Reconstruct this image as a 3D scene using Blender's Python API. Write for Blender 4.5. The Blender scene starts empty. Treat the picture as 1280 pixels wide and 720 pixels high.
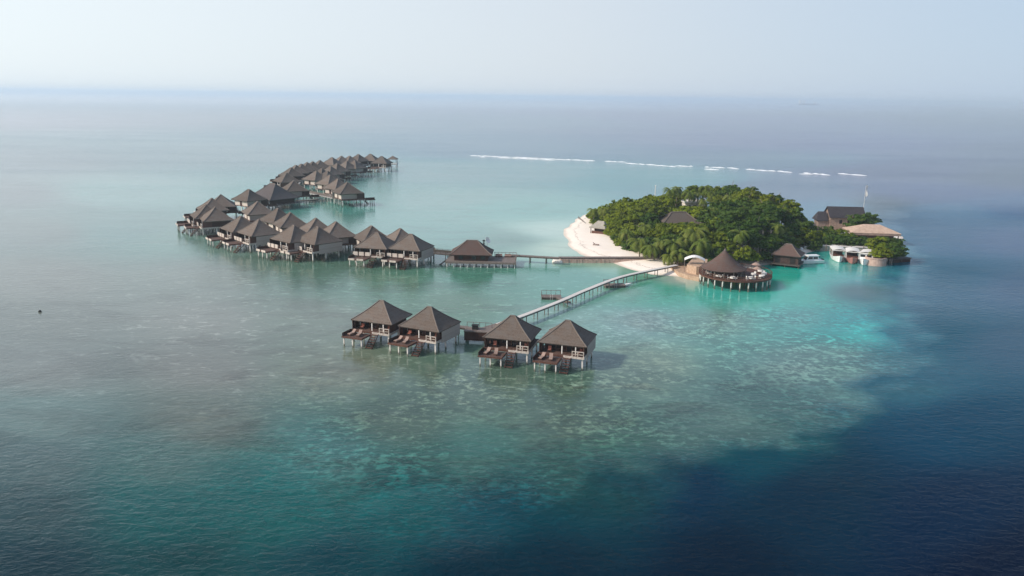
import bpy, math, random
import numpy as np
from mathutils import Vector, Matrix

random.seed(7)
rng = np.random.default_rng(7)
R = math.radians
scene = bpy.context.scene
COL = scene.collection

# ------------------------------------------------------------------ camera, sky, sun, exposure
CAM_H = 45.0
PITCH = math.atan(0.239)
ROLL = 0.0133
FPX = 1000.0
cam_d = bpy.data.cameras.new('drone_camera')
cam_d.sensor_width = 36.0
cam_d.lens = 36.0 * FPX / 1280.0
cam_d.clip_start = 0.5
cam_d.clip_end = 90000.0
cam = bpy.data.objects.new('drone_camera', cam_d)
COL.objects.link(cam)
cp_, sp_ = math.cos(PITCH), math.sin(PITCH)
right = Vector((1, 0, 0)); up = Vector((0, sp_, cp_)); fwd = Vector((0, cp_, -sp_))
cr, sr = math.cos(ROLL), math.sin(ROLL)
up2 = up * cr - right * sr
right2 = right * cr + up * sr
m = Matrix((right2, up2, -fwd)).transposed().to_4x4()
m.translation = Vector((0, 0, CAM_H))
cam.matrix_world = m
scene.camera = cam

SUN_EL, SUN_AZ = R(34), R(-104)          # azimuth measured clockwise from +Y (straight ahead)
w = bpy.data.worlds.new('World')
scene.world = w
w.use_nodes = True
nt = w.node_tree
nt.nodes.clear()
sky = nt.nodes.new('ShaderNodeTexSky')
sky.sky_type = 'NISHITA'
sky.sun_disc = False
sky.sun_elevation = SUN_EL
sky.sun_rotation = SUN_AZ % (2 * math.pi)
sky.altitude = 0
sky.air_density = 1.0
sky.dust_density = 1.2
sky.ozone_density = 2.0
bg = nt.nodes.new('ShaderNodeBackground')
bg.inputs['Strength'].default_value = 0.116
out = nt.nodes.new('ShaderNodeOutputWorld')
# low aerosol layer: whitish towards the sun's side, bluer away from it, clear sky higher up
stc = nt.nodes.new('ShaderNodeTexCoord')
ssp = nt.nodes.new('ShaderNodeSeparateXYZ'); nt.links.new(stc.outputs['Generated'], ssp.inputs[0])
dot = nt.nodes.new('ShaderNodeVectorMath'); dot.operation = 'DOT_PRODUCT'
dot.inputs[1].default_value = (math.sin(SUN_AZ), math.cos(SUN_AZ), 0)
nt.links.new(stc.outputs['Generated'], dot.inputs[0])
da = nt.nodes.new('ShaderNodeMapRange'); nt.links.new(dot.outputs['Value'], da.inputs[0])
da.inputs[1].default_value = -1.0; da.inputs[2].default_value = 1.0
cl = nt.nodes.new('ShaderNodeValToRGB'); nt.links.new(da.outputs[0], cl.inputs[0])
els = cl.color_ramp.elements
els[0].position = 0.10; els[0].color = (0.39, 0.50, 0.635, 1)
els[1].position = 0.75; els[1].color = (0.80, 0.87, 0.90, 1)
e2 = els.new(0.345); e2.color = (0.585, 0.645, 0.71, 1)
e3 = els.new(1.0); e3.color = (1.7, 1.62, 1.5, 1)
sc7 = nt.nodes.new('ShaderNodeMix'); sc7.data_type = 'RGBA'; sc7.blend_type = 'MULTIPLY'
sc7.inputs[0].default_value = 1.0; sc7.inputs[7].default_value = (7, 7, 7, 1); nt.links.new(cl.outputs[0], sc7.inputs[6])
smr = nt.nodes.new('ShaderNodeMapRange'); smr.interpolation_type = 'SMOOTHSTEP'
nt.links.new(ssp.outputs['Z'], smr.inputs[0])
smr.inputs[1].default_value = 0.10; smr.inputs[2].default_value = 0.45
smr.inputs[3].default_value = 0.92; smr.inputs[4].default_value = 0.15
mx = nt.nodes.new('ShaderNodeMix'); mx.data_type = 'RGBA'
nt.links.new(smr.outputs[0], mx.inputs[0]); nt.links.new(sky.outputs[0], mx.inputs[6]); nt.links.new(sc7.outputs[2], mx.inputs[7])
nt.links.new(mx.outputs[2], bg.inputs['Color'])
nt.links.new(bg.outputs[0], out.inputs['Surface'])

sl = bpy.data.lights.new('sun', 'SUN')
sl.energy = 2.7
sl.angle = R(4.0)
sl.color = (1.0, 0.90, 0.78)
sun = bpy.data.objects.new('sun', sl)
COL.objects.link(sun)
sdir = Vector((math.sin(SUN_AZ) * math.cos(SUN_EL), math.cos(SUN_AZ) * math.cos(SUN_EL), math.sin(SUN_EL)))
sun.rotation_euler = sdir.to_track_quat('Z', 'Y').to_euler()
sun.location = (0, 0, 300)

scene.view_settings.view_transform = 'Standard'
scene.view_settings.look = 'None'
scene.view_settings.exposure = 0.56
scene.view_settings.gamma = 1.0
scene.view_settings.use_curve_mapping = False
scene.render.engine = 'CYCLES'
scene.cycles.use_denoising = True
scene.cycles.max_bounces = 6
scene.cycles.volume_bounces = 1
scene.cycles.transparent_max_bounces = 8

HAZE_DENSITY = 0.00016
HAZE_COLOR = (0.76, 0.90, 1.0)

# ------------------------------------------------------------------ survey helper: photo measurement -> point of the place at height z
def at(px, py, z=0.0):
    x = (px - 640) / FPX; y = -(py - 360) / FPX
    x, y = cr * x - sr * y, sr * x + cr * y
    d = fwd + right * x + up * y
    t = (z - CAM_H) / d.z
    return Vector((0, 0, CAM_H)) + d * t

# ------------------------------------------------------------------ materials
def new_mat(name):
    mt = bpy.data.materials.new(name)
    mt.use_nodes = True
    t = mt.node_tree
    b = t.nodes['Principled BSDF']
    return mt, t, b

def nd(t, typ, **kw):
    n = t.nodes.new(typ)
    for k, v in kw.items():
        setattr(n, k, v)
    return n

def mixc(t, fac, a, b, blend='MIX'):
    n = nd(t, 'ShaderNodeMix', data_type='RGBA', blend_type=blend)
    for sock, v in ((n.inputs[0], fac), (n.inputs[6], a), (n.inputs[7], b)):
        if hasattr(v, 'links'):
            t.links.new(v, sock)
        elif isinstance(v, (int, float)):
            sock.default_value = v
        else:
            sock.default_value = (*v, 1) if len(v) == 3 else v
    return n.outputs[2]

def math_n(t, op, a, b=None, clamp=False):
    n = nd(t, 'ShaderNodeMath', operation=op, use_clamp=clamp)
    for i, v in enumerate((a, b)):
        if v is None: continue
        if hasattr(v, 'links'): t.links.new(v, n.inputs[i])
        else: n.inputs[i].default_value = v
    return n.outputs[0]

def ramp01(t, v, lo, hi):
    n = nd(t, 'ShaderNodeMapRange', interpolation_type='SMOOTHSTEP')
    t.links.new(v, n.inputs[0])
    n.inputs[1].default_value = lo; n.inputs[2].default_value = hi
    return n.outputs[0]

def noise(t, vec, scale, detail=3, rough=0.55, dist=0.0):
    n = nd(t, 'ShaderNodeTexNoise')
    n.inputs['Scale'].default_value = scale
    n.inputs['Detail'].default_value = detail
    n.inputs['Roughness'].default_value = rough
    n.inputs['Distortion'].default_value = dist
    if vec is not None: t.links.new(vec, n.inputs['Vector'])
    return n.outputs['Fac']

def mapped(t, vec, scale=(1, 1, 1), rot=(0, 0, 0)):
    n = nd(t, 'ShaderNodeMapping')
    n.inputs['Scale'].default_value = scale
    n.inputs['Rotation'].default_value = rot
    t.links.new(vec, n.inputs['Vector'])
    return n.outputs[0]

def surf_mat(name, c1, c2, scale=2.0, stretch=(1, 1, 1), rough=0.75, bump=0.02, objrand=0.15, spec=0.3):
    """weathered surface: two tones by object-space noise, small tone change per object"""
    mt, t, b = new_mat(name)
    tc = nd(t, 'ShaderNodeTexCoord')
    v = mapped(t, tc.outputs['Object'], stretch)
    n1 = noise(t, v, scale, 4, 0.6)
    c = mixc(t, ramp01(t, n1, 0.3, 0.7), c1, c2)
    oi = nd(t, 'ShaderNodeObjectInfo')
    br = math_n(t, 'MULTIPLY_ADD', oi.outputs['Random'], objrand)
    br.node.inputs[2].default_value = 1 - objrand / 2
    c = mixc(t, 1.0, c, br, 'MULTIPLY')
    t.links.new(c, b.inputs['Base Color'])
    b.inputs['Roughness'].default_value = rough
    b.inputs['Specular IOR Level'].default_value = spec
    if bump:
        bp = nd(t, 'ShaderNodeBump')
        bp.inputs['Strength'].default_value = 0.6
        bp.inputs['Distance'].default_value = bump
        t.links.new(n1, bp.inputs['Height'])
        t.links.new(bp.outputs[0], b.inputs['Normal'])
    return mt

def plank_mat(name, c1, c2, axis='X', width=0.16, rough=0.7):
    mt, t, b = new_mat(name)
    tc = nd(t, 'ShaderNodeTexCoord')
    sx = nd(t, 'ShaderNodeSeparateXYZ')
    t.links.new(tc.outputs['Object'], sx.inputs[0])
    q = math_n(t, 'DIVIDE', sx.outputs[axis], width)
    fr = math_n(t, 'FRACT', q)
    fl = math_n(t, 'FLOOR', q)
    wn = nd(t, 'ShaderNodeTexWhiteNoise', noise_dimensions='1D')
    t.links.new(fl, wn.inputs['W'])
    gap = math_n(t, 'LESS_THAN', fr, 0.1)
    n1 = noise(t, tc.outputs['Object'], 1.5, 4)
    f = math_n(t, 'ADD', math_n(t, 'MULTIPLY', wn.outputs['Value'], 0.6), math_n(t, 'MULTIPLY', n1, 0.5), True)
    c = mixc(t, f, c1, c2)
    c = mixc(t, math_n(t, 'MULTIPLY', gap, 0.6), c, tuple(x * 0.3 for x in c1))
    t.links.new(c, b.inputs['Base Color'])
    b.inputs['Roughness'].default_value = rough
    b.inputs['Specular IOR Level'].default_value = 0.25
    return mt

M = {}
def thatch_mat(name, c1, c2, c3):
    mt, t, b = new_mat(name)
    tc = nd(t, 'ShaderNodeTexCoord')
    sx = nd(t, 'ShaderNodeSeparateXYZ')
    t.links.new(tc.outputs['Object'], sx.inputs[0])
    n1 = noise(t, mapped(t, tc.outputs['Object'], (1, 1, 0.25)), 5.0, 4, 0.7)
    n2 = noise(t, tc.outputs['Object'], 0.8, 4, 0.65)
    q = math_n(t, 'FRACT', math_n(t, 'DIVIDE', math_n(t, 'ADD', sx.outputs['Z'], math_n(t, 'MULTIPLY', n1, 0.12)), 0.42))
    c = mixc(t, ramp01(t, n1, 0.3, 0.7), c1, c2)
    c = mixc(t, math_n(t, 'MULTIPLY', ramp01(t, n2, 0.42, 0.66), 0.9), c, c3)
    c = mixc(t, math_n(t, 'MULTIPLY', math_n(t, 'LESS_THAN', q, 0.16), 0.16), c, tuple(x * 0.45 for x in c1))
    oi = nd(t, 'ShaderNodeObjectInfo')
    br = math_n(t, 'MULTIPLY_ADD', oi.outputs['Random'], 0.42)
    br.node.inputs[2].default_value = 0.80
    c = mixc(t, 1.0, c, br, 'MULTIPLY')
    t.links.new(c, b.inputs['Base Color'])
    b.inputs['Roughness'].default_value = 0.9
    b.inputs['Specular IOR Level'].default_value = 0.15
    bp = nd(t, 'ShaderNodeBump')
    bp.inputs['Strength'].default_value = 0.5
    bp.inputs['Distance'].default_value = 0.08
    t.links.new(math_n(t, 'ADD', n1, math_n(t, 'MULTIPLY', q, 0.6)), bp.inputs['Height'])
    t.links.new(bp.outputs[0], b.inputs['Normal'])
    return mt

M['thatch'] = thatch_mat('weathered_thatch', (0.096, 0.073, 0.059), (0.170, 0.132, 0.106), (0.140, 0.120, 0.104))
M['thatch_dark'] = thatch_mat('dark_thatch', (0.075, 0.062, 0.060), (0.125, 0.105, 0.100), (0.10, 0.09, 0.09))
M['thatch_red'] = thatch_mat('brown_thatch', (0.088, 0.053, 0.043), (0.140, 0.090, 0.075), (0.11, 0.083, 0.072))
M['ridge'] = surf_mat('ridge_thatch', (0.125, 0.10, 0.085), (0.18, 0.148, 0.125), 4)
M['dark_wood'] = plank_mat('dark_timber', (0.035, 0.014, 0.010), (0.075, 0.032, 0.022), 'X', 0.2)
M['brown_wood'] = plank_mat('red_brown_timber', (0.078, 0.034, 0.023), (0.135, 0.062, 0.043), 'X', 0.18)
M['deck_wood'] = plank_mat('deck_boards', (0.085, 0.046, 0.034), (0.15, 0.092, 0.072), 'X', 0.16)
M['grey_plank'] = plank_mat('grey_cladding', (0.33, 0.275, 0.235), (0.45, 0.38, 0.335), 'Z', 0.22)
M['pale_plank'] = plank_mat('bleached_boards', (0.52, 0.48, 0.44), (0.70, 0.66, 0.61), 'Y', 0.2)
M['white_paint'] = surf_mat('chalky_white', (0.68, 0.64, 0.59), (0.80, 0.77, 0.72), 1.2, rough=0.6)
mt, t, b = new_mat('stilt_paint')
tc = nd(t, 'ShaderNodeTexCoord'); sx = nd(t, 'ShaderNodeSeparateXYZ'); t.links.new(tc.outputs['Object'], sx.inputs[0])
n1 = noise(t, tc.outputs['Object'], 3.0, 3)
tide = ramp01(t, math_n(t, 'ADD', sx.outputs['Z'], math_n(t, 'MULTIPLY', n1, 0.5)), 0.45, 0.95)
t.links.new(mixc(t, tide, (0.13, 0.13, 0.10), mixc(t, n1, (0.56, 0.52, 0.47), (0.72, 0.68, 0.62))), b.inputs['Base Color'])
b.inputs['Roughness'].default_value = 0.7
M['stilt'] = mt
M['lime_wash'] = surf_mat('lime_wash', (0.46, 0.39, 0.33), (0.62, 0.55, 0.48), 0.8, rough=0.8)
M['weathered_white'] = surf_mat('weathered_white', (0.36, 0.30, 0.25), (0.56, 0.50, 0.44), 3, rough=0.75)
M['plaster'] = surf_mat('lime_plaster', (0.66, 0.60, 0.53), (0.78, 0.73, 0.66), 0.8, rough=0.8)
M['glass'] = surf_mat('tinted_glass', (0.012, 0.012, 0.014), (0.02, 0.02, 0.022), 1, rough=0.12, bump=0, spec=0.5)
M['grey_wood'] = surf_mat('silvered_timber', (0.13, 0.10, 0.085), (0.22, 0.18, 0.155), 3, (1, 1, 1))
M['dark_post'] = surf_mat('wet_post', (0.06, 0.05, 0.042), (0.11, 0.095, 0.08), 3)
M['cushion'] = surf_mat('canvas', (0.27, 0.18, 0.14), (0.38, 0.27, 0.22), 3)
M['red_cushion'] = surf_mat('rust_canvas', (0.30, 0.10, 0.07), (0.40, 0.15, 0.10), 3)
M['stone'] = surf_mat('coral_stone', (0.36, 0.24, 0.16), (0.50, 0.36, 0.25), 1.6, bump=0.06)
M['pink_stone'] = surf_mat('pink_stone', (0.40, 0.27, 0.22), (0.52, 0.38, 0.31), 1.6, bump=0.06)
M['wall_stone'] = surf_mat('brown_stone', (0.20, 0.14, 0.11), (0.32, 0.23, 0.18), 1.8, bump=0.05)
M['slate'] = surf_mat('slate', (0.030, 0.026, 0.030), (0.055, 0.047, 0.050), 2, rough=0.7)
M['tan_roof'] = surf_mat('tan_shingle', (0.42, 0.29, 0.21), (0.55, 0.40, 0.30), 1.1, bump=0.05)
M['white_roof'] = surf_mat('white_roof', (0.66, 0.62, 0.56), (0.78, 0.74, 0.69), 0.7, rough=0.6)
M['boat_white'] = surf_mat('boat_white', (0.72, 0.72, 0.71), (0.82, 0.82, 0.80), 0.8, rough=0.35, bump=0, spec=0.5)
M['boat_red'] = surf_mat('boat_red', (0.28, 0.12, 0.10), (0.36, 0.17, 0.15), 1.0, rough=0.45, bump=0)
M['boat_dark'] = surf_mat('boat_interior', (0.05, 0.03, 0.025), (0.09, 0.055, 0.045), 2, rough=0.7)
M['rock'] = surf_mat('rubble', (0.30, 0.26, 0.22), (0.46, 0.41, 0.36), 2.2, bump=0.1)
M['metal'] = surf_mat('galvanised', (0.45, 0.45, 0.44), (0.58, 0.58, 0.56), 2, rough=0.45, bump=0)
M['black'] = surf_mat('black_paint', (0.012, 0.012, 0.012), (0.025, 0.024, 0.022), 2)
M['bark'] = surf_mat('bark', (0.12, 0.095, 0.07), (0.22, 0.18, 0.14), 4, (1, 1, 0.3), bump=0.03)
M['ship_hull'] = surf_mat('ship_hull', (0.16, 0.17, 0.20), (0.20, 0.21, 0.24), 0.01, bump=0)

def leaf_mat(name, c1, c2, c3):
    mt, t, b = new_mat(name)
    tc = nd(t, 'ShaderNodeTexCoord')
    oi = nd(t, 'ShaderNodeObjectInfo')
    gm = nd(t, 'ShaderNodeNewGeometry')
    n1 = noise(t, gm.outputs['Position'], 0.45, 3, 0.6)
    rnd = gm.outputs['Random Per Island']
    c = mixc(t, oi.outputs['Random'], c1, c2)
    c = mixc(t, math_n(t, 'MULTIPLY', ramp01(t, n1, 0.45, 0.75), 0.55), c, c3)
    c = mixc(t, math_n(t, 'MULTIPLY', rnd, 0.30), c, tuple(x * 0.5 for x in c1))
    t.links.new(c, b.inputs['Base Color'])
    b.inputs['Roughness'].default_value = 0.6
    b.inputs['Specular IOR Level'].default_value = 0.10
    tr = nd(t, 'ShaderNodeBsdfTranslucent')
    t.links.new(c, tr.inputs['Color'])
    mx = nd(t, 'ShaderNodeMixShader')
    mx.inputs[0].default_value = 0.28
    t.links.new(b.outputs[0], mx.inputs[1]); t.links.new(tr.outputs[0], mx.inputs[2])
    t.links.new(mx.outputs[0], t.nodes['Material Output'].inputs['Surface'])
    return mt
M['leaf'] = leaf_mat('broad_leaf', (0.115, 0.165, 0.010), (0.170, 0.205, 0.014), (0.23, 0.235, 0.022))
M['leaf_lime'] = leaf_mat('lime_leaf', (0.18, 0.24, 0.010), (0.22, 0.265, 0.015), (0.26, 0.28, 0.025))
M['leaf_deep'] = leaf_mat('deep_leaf', (0.042, 0.092, 0.013), (0.075, 0.125, 0.016), (0.13, 0.165, 0.020))
M['palm_leaf'] = leaf_mat('palm_leaf', (0.11, 0.16, 0.022), (0.17, 0.205, 0.035), (0.28, 0.27, 0.075))

# sand
mt, t, b = new_mat('coral_sand')
gm = nd(t, 'ShaderNodeNewGeometry')
sxyz = nd(t, 'ShaderNodeSeparateXYZ'); t.links.new(gm.outputs['Position'], sxyz.inputs[0])
n1 = noise(t, gm.outputs['Position'], 0.25, 5, 0.6)
n2 = noise(t, gm.outputs['Position'], 2.5, 4, 0.65)
c = mixc(t, n1, (0.80, 0.69, 0.58), (0.90, 0.82, 0.72))
c = mixc(t, math_n(t, 'MULTIPLY', ramp01(t, n2, 0.58, 0.75), 0.35), c, (0.42, 0.33, 0.25))
wet = ramp01(t, math_n(t, 'ADD', sxyz.outputs['Z'], math_n(t, 'MULTIPLY', n1, 0.15)), 0.32, 0.10)
wet.node.inputs[1].default_value = 0.10; wet.node.inputs[2].default_value = 0.34
wet.node.inputs[3].default_value = 1.0; wet.node.inputs[4].default_value = 0.0
c = mixc(t, math_n(t, 'MULTIPLY', wet, 0.55), c, (0.46, 0.38, 0.30))
zz = math_n(t, 'ADD', sxyz.outputs['Z'], math_n(t, 'MULTIPLY', n1, 0.25))
wrack = math_n(t, 'MULTIPLY', ramp01(t, zz, 0.66, 0.71), math_n(t, 'SUBTRACT', 1.0, ramp01(t, zz, 0.74, 0.80)))
wrack = math_n(t, 'MULTIPLY', wrack, ramp01(t, n2, 0.46, 0.60))
c = mixc(t, math_n(t, 'MULTIPLY', wrack, 0.6), c, (0.20, 0.14, 0.09))
t.links.new(c, b.inputs['Base Color'])
b.inputs['Roughness'].default_value = 0.9
b.inputs['Specular IOR Level'].default_value = 0.15
bp = nd(t, 'ShaderNodeBump'); bp.inputs['Strength'].default_value = 0.4; bp.inputs['Distance'].default_value = 0.08
t.links.new(n2, bp.inputs['Height']); t.links.new(bp.outputs[0], b.inputs['Normal'])
M['sand'] = mt

# sea water: water column and bed colour plus painted sky sheen come from the vertex colour, waves from bump
mt, t, b = new_mat('sea_water')
gm = nd(t, 'ShaderNodeNewGeometry')
pos = gm.outputs['Position']
va = nd(t, 'ShaderNodeVertexColor', layer_name='DepthSheen')
vb = nd(t, 'ShaderNodeVertexColor', layer_name='BedGlint')
sb = nd(t, 'ShaderNodeSeparateColor'); t.links.new(vb.outputs['Color'], sb.inputs[0])
coral, grass, chop = sb.outputs[0], sb.outputs[1], sb.outputs[2]
nA = noise(t, mapped(t, pos, (0.55, 1.0, 1), (0, 0, R(-8))), 0.34, 4, 0.62, 1.2)
nB = noise(t, mapped(t, pos, (0.6, 1, 1), (0, 0, R(20))), 0.075, 4, 0.6, 0.8)
nC = noise(t, mapped(t, pos, (0.6, 1.0, 1), (0, 0, R(6))), 1.0, 3, 0.6, 0.6)
nL = noise(t, mapped(t, pos, (0.25, 1, 1), (0, 0, R(-6))), 0.02, 4, 0.6)
nD = noise(t, mapped(t, pos, (0.8, 1.0, 1)), 1.05, 6, 0.66, 0.15)
ripple_glint = ramp01(t, math_n(t, 'ADD', math_n(t, 'MULTIPLY', nA, 0.6), math_n(t, 'MULTIPLY', nC, 0.4)), 0.535, 0.66)  # pale sky glints of ripples, painted into the base colour
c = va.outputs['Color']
gsel = math_n(t, 'MULTIPLY', ramp01(t, nB, 0.48, 0.64), grass)
c = mixc(t, math_n(t, 'MULTIPLY', gsel, 0.75), c, mixc(t, 1.0, c, (0.56, 0.50, 0.46), 'MULTIPLY'))
nE = noise(t, pos, 0.40, 4, 0.6, 0.3)
nF = noise(t, pos, 0.055, 3, 0.6, 0.4)
coral = math_n(t, 'MULTIPLY', coral, math_n(t, 'MULTIPLY_ADD', ramp01(t, nF, 0.40, 0.62), 0.75))
coral.node.inputs[1].links[0].from_node.inputs[2].default_value = 0.42
nDE = math_n(t, 'ADD', math_n(t, 'MULTIPLY', nD, 0.62), math_n(t, 'MULTIPLY', nE, 0.38))
sandy = math_n(t, 'MULTIPLY', ramp01(t, nF, 0.54, 0.36), sb.outputs[0])
sandy.node.inputs[0].links[0].from_node.inputs[1].default_value = 0.34
sandy.node.inputs[0].links[0].from_node.inputs[2].default_value = 0.46
sandy.node.inputs[0].links[0].from_node.inputs[3].default_value = 1.0
sandy.node.inputs[0].links[0].from_node.inputs[4].default_value = 0.0
c = mixc(t, math_n(t, 'MULTIPLY', sandy, 0.5), c, mixc(t, 1.0, c, (1.5, 1.35, 1.3), 'MULTIPLY'))
mot = ramp01(t, math_n(t, 'ADD', nDE, math_n(t, 'MULTIPLY', math_n(t, 'SUBTRACT', nB, 0.5), 0.25)), 0.475, 0.615)
motc = mixc(t, mot, (0.66, 0.70, 0.70), (2.35, 2.05, 1.95))
c = mixc(t, math_n(t, 'MULTIPLY', coral, 0.9), c, mixc(t, 1.0, c, motc, 'MULTIPLY'))
lite = mixc(t, 1.0, c, (1.5, 1.4, 1.4), 'MULTIPLY')
lite = mixc(t, 1.0, lite, (0.05, 0.065, 0.065), 'ADD')
c = mixc(t, math_n(t, 'MULTIPLY', math_n(t, 'MULTIPLY', ripple_glint, vb.outputs['Alpha']), 1.0), c, lite)
c = mixc(t, 1.0, c, mixc(t, nL, (0.82, 0.84, 0.86), (1.18, 1.16, 1.14)), 'MULTIPLY')
t.links.new(c, b.inputs['Base Color'])
b.inputs['Roughness'].default_value = 0.11
b.inputs['IOR'].default_value = 1.33
sp_lv = nd(t, 'ShaderNodeMapRange'); t.links.new(chop, sp_lv.inputs[0])
sp_lv.inputs[1].default_value = 0.15; sp_lv.inputs[2].default_value = 0.95; sp_lv.inputs[3].default_value = 0.75; sp_lv.inputs[4].default_value = 0.03
t.links.new(sp_lv.outputs[0], b.inputs['Specular IOR Level'])
w1 = noise(t, mapped(t, pos, (0.55, 1.0, 1), (0, 0, R(-14))), 0.95, 4, 0.6, 0.5)
w2 = noise(t, mapped(t, pos, (0.6, 1.0, 1), (0, 0, R(-22))), 0.14, 2, 0.5, 0.3)
w3 = noise(t, mapped(t, pos, (0.7, 1.0, 1), (0, 0, R(10))), 1.9, 3, 0.6, 0.2)
gust = ramp01(t, nL, 0.3, 0.7)
h = math_n(t, 'ADD', math_n(t, 'MULTIPLY', w1, 0.26), math_n(t, 'MULTIPLY', w2, 0.22))
h = math_n(t, 'ADD', h, math_n(t, 'MULTIPLY', w3, 0.10))
amp = math_n(t, 'MULTIPLY', chop, math_n(t, 'MULTIPLY_ADD', gust, 0.7))
amp.node.inputs[1].links[0].from_node.inputs[2].default_value = 0.55
h = math_n(t, 'MULTIPLY', h, amp)
bp = nd(t, 'ShaderNodeBump'); bp.inputs['Strength'].default_value = 1.0; bp.inputs['Distance'].default_value = 1.0
t.links.new(h, bp.inputs['Height']); t.links.new(bp.outputs[0], b.inputs['Normal'])
M['water'] = mt

mt, t, b = new_mat('surf_foam')
b.inputs['Base Color'].default_value = (0.8, 0.82, 0.83, 1)
b.inputs['Roughness'].default_value = 0.9
M['foam'] = mt

# ------------------------------------------------------------------ mesh builder and tagging
class MB:
    def __init__(s): s.v = []; s.f = []
    def add(s, vs, fs):
        o = len(s.v)
        s.v.extend(tuple(v) for v in vs); s.f.extend(tuple(o + i for i in f) for f in fs)
        return s
    def box(s, x0, x1, y0, y1, z0, z1):
        vs = [(x0, y0, z0), (x1, y0, z0), (x1, y1, z0), (x0, y1, z0), (x0, y0, z1), (x1, y0, z1), (x1, y1, z1), (x0, y1, z1)]
        return s.add(vs, [(3, 2, 1, 0), (4, 5, 6, 7), (0, 1, 5, 4), (1, 2, 6, 5), (2, 3, 7, 6), (3, 0, 4, 7)])
    def tube(s, a, b, r0, r1=None, n=6, cap=True):
        a = Vector(a); b = Vector(b); r1 = r0 if r1 is None else r1
        d = (b - a).normalized()
        u = d.cross(Vector((0, 0, 1))) if abs(d.z) < 0.95 else d.cross(Vector((1, 0, 0)))
        u.normalize(); w_ = d.cross(u)
        vs = []
        for c_, r in ((a, r0), (b, r1)):
            for i in range(n):
                g = 2 * math.pi * i / n + math.pi / n
                vs.append(c_ + (u * math.cos(g) + w_ * math.sin(g)) * r)
        fs = [(i, (i + 1) % n, n + (i + 1) % n, n + i) for i in range(n)]
        if cap: fs += [tuple(reversed(range(n))), tuple(range(n, 2 * n))]
        return s.add(vs, fs)
    def bar(s, a, b, wid, hgt):
        """box beam from a to b (top centre line)"""
        a = Vector(a); b = Vector(b)
        d = (b - a); d.normalize()
        n = Vector((-d.y, d.x, 0)); n.normalize()
        n *= wid / 2; z = Vector((0, 0, -hgt))
        vs = [a - n, a + n, b + n, b - n, a - n + z, a + n + z, b + n + z, b - n + z]
        return s.add(vs, [(0, 3, 2, 1), (4, 5, 6, 7), (0, 1, 5, 4), (1, 2, 6, 5), (2, 3, 7, 6), (3, 0, 4, 7)])
    def prism(s, poly, z0, z1):
        n = len(poly)
        vs = [(p[0], p[1], z0) for p in poly] + [(p[0], p[1], z1) for p in poly]
        return s.add(vs, [(i, (i + 1) % n, n + (i + 1) % n, n + i) for i in range(n)] + [tuple(reversed(range(n))), tuple(range(n, 2 * n))])
    def lathe(s, prof, n=32, cx=0, cy=0):
        vs = []; fs = []
        for r, z in prof:
            for i in range(n):
                g = 2 * math.pi * i / n
                vs.append((cx + r * math.cos(g), cy + r * math.sin(g), z))
        for k in range(len(prof) - 1):
            for i in range(n):
                fs.append((k * n + i, k * n + (i + 1) % n, (k + 1) * n + (i + 1) % n, (k + 1) * n + i))
        return s.add(vs, fs)
    def build(s, name, mat, parent=None, loc=None, smooth=False):
        me = bpy.data.meshes.new(name)
        me.from_pydata(s.v, [], s.f)
        me.materials.append(mat)
        if smooth: me.polygons.foreach_set('use_smooth', [True] * len(me.polygons))
        me.update()
        o = bpy.data.objects.new(name, me)
        COL.objects.link(o)
        if parent: o.parent = parent
        if loc is not None: o.location = loc
        return o

def tag(o, label=None, cat=None, group=None, kind=None):
    if label: o['label'] = label
    if cat: o['category'] = cat
    if group: o['group'] = group
    if kind: o['kind'] = kind
    return o

def empty(name, loc=(0, 0, 0), rz=0.0):
    o = bpy.data.objects.new(name, None)
    o.empty_display_size = 0.3
    COL.objects.link(o); o.location = loc; o.rotation_euler = (0, 0, rz)
    return o

def copy_tree(o, parent=None):
    kids = list(o.children)
    c = o.copy(); COL.objects.link(c)
    if parent: c.parent = parent
    for k in kids: copy_tree(k, c)
    return c

def hip_roof(W, D, ridge, z0, z1, thick=0.22, sag=0.12, n=6, along='X', tip=0.35):
    """hipped thatch roof: eaves rectangle W x D, ridge length; slopes slightly flared at the eaves"""
    b = MB()
    rings = []
    for k in range(n + 1):
        u = k / n
        z = z0 + (z1 - z0) * (u - sag * 4 * u * (1 - u) * 0.5)
        if along == 'X':
            hx = (W / 2) * (1 - u) + (ridge / 2) * u; hy = (D / 2) * (1 - u) + tip * 0.3 * u
        else:
            hx = (W / 2) * (1 - u) + tip * 0.3 * u; hy = (D / 2) * (1 - u) + (ridge / 2) * u
        rings.append([(-hx, -hy, z), (hx, -hy, z), (hx, hy, z), (-hx, hy, z)])
    vs = [v for r in rings for v in r]
    fs = []
    for k in range(n):
        for i in range(4):
            fs.append((k * 4 + i, k * 4 + (i + 1) % 4, k * 4 + 4 + (i + 1) % 4, k * 4 + 4 + i))
    fs.append(tuple(range(n * 4, n * 4 + 4)))
    o = len(vs)
    hx, hy = W / 2 - 0.12, D / 2 - 0.12
    vs += [(-hx, -hy, z0 - thick), (hx, -hy, z0 - thick), (hx, hy, z0 - thick), (-hx, hy, z0 - thick)]
    for i in range(4): fs.append((o + i, o + (i + 1) % 4, (i + 1) % 4, i))
    fs.append((o + 3, o + 2, o + 1, o))
    b.add(vs, fs)
    return b, rings

def hip_caps(rings, rad=0.11, z1=0):
    b = MB()
    for i in range(4):
        for k in range(len(rings) - 1):
            a, c_ = Vector(rings[k][i]), Vector(rings[k + 1][i])
            b.tube(a + Vector((0, 0, 0.02)), c_ + Vector((0, 0, 0.02)), rad, rad, 5, False)
    top = rings[-1]
    b.tube((Vector(top[0]) + Vector(top[3])) / 2, (Vector(top[1]) + Vector(top[2])) / 2, rad * 1.7, rad * 1.7, 6)
    return b

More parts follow.
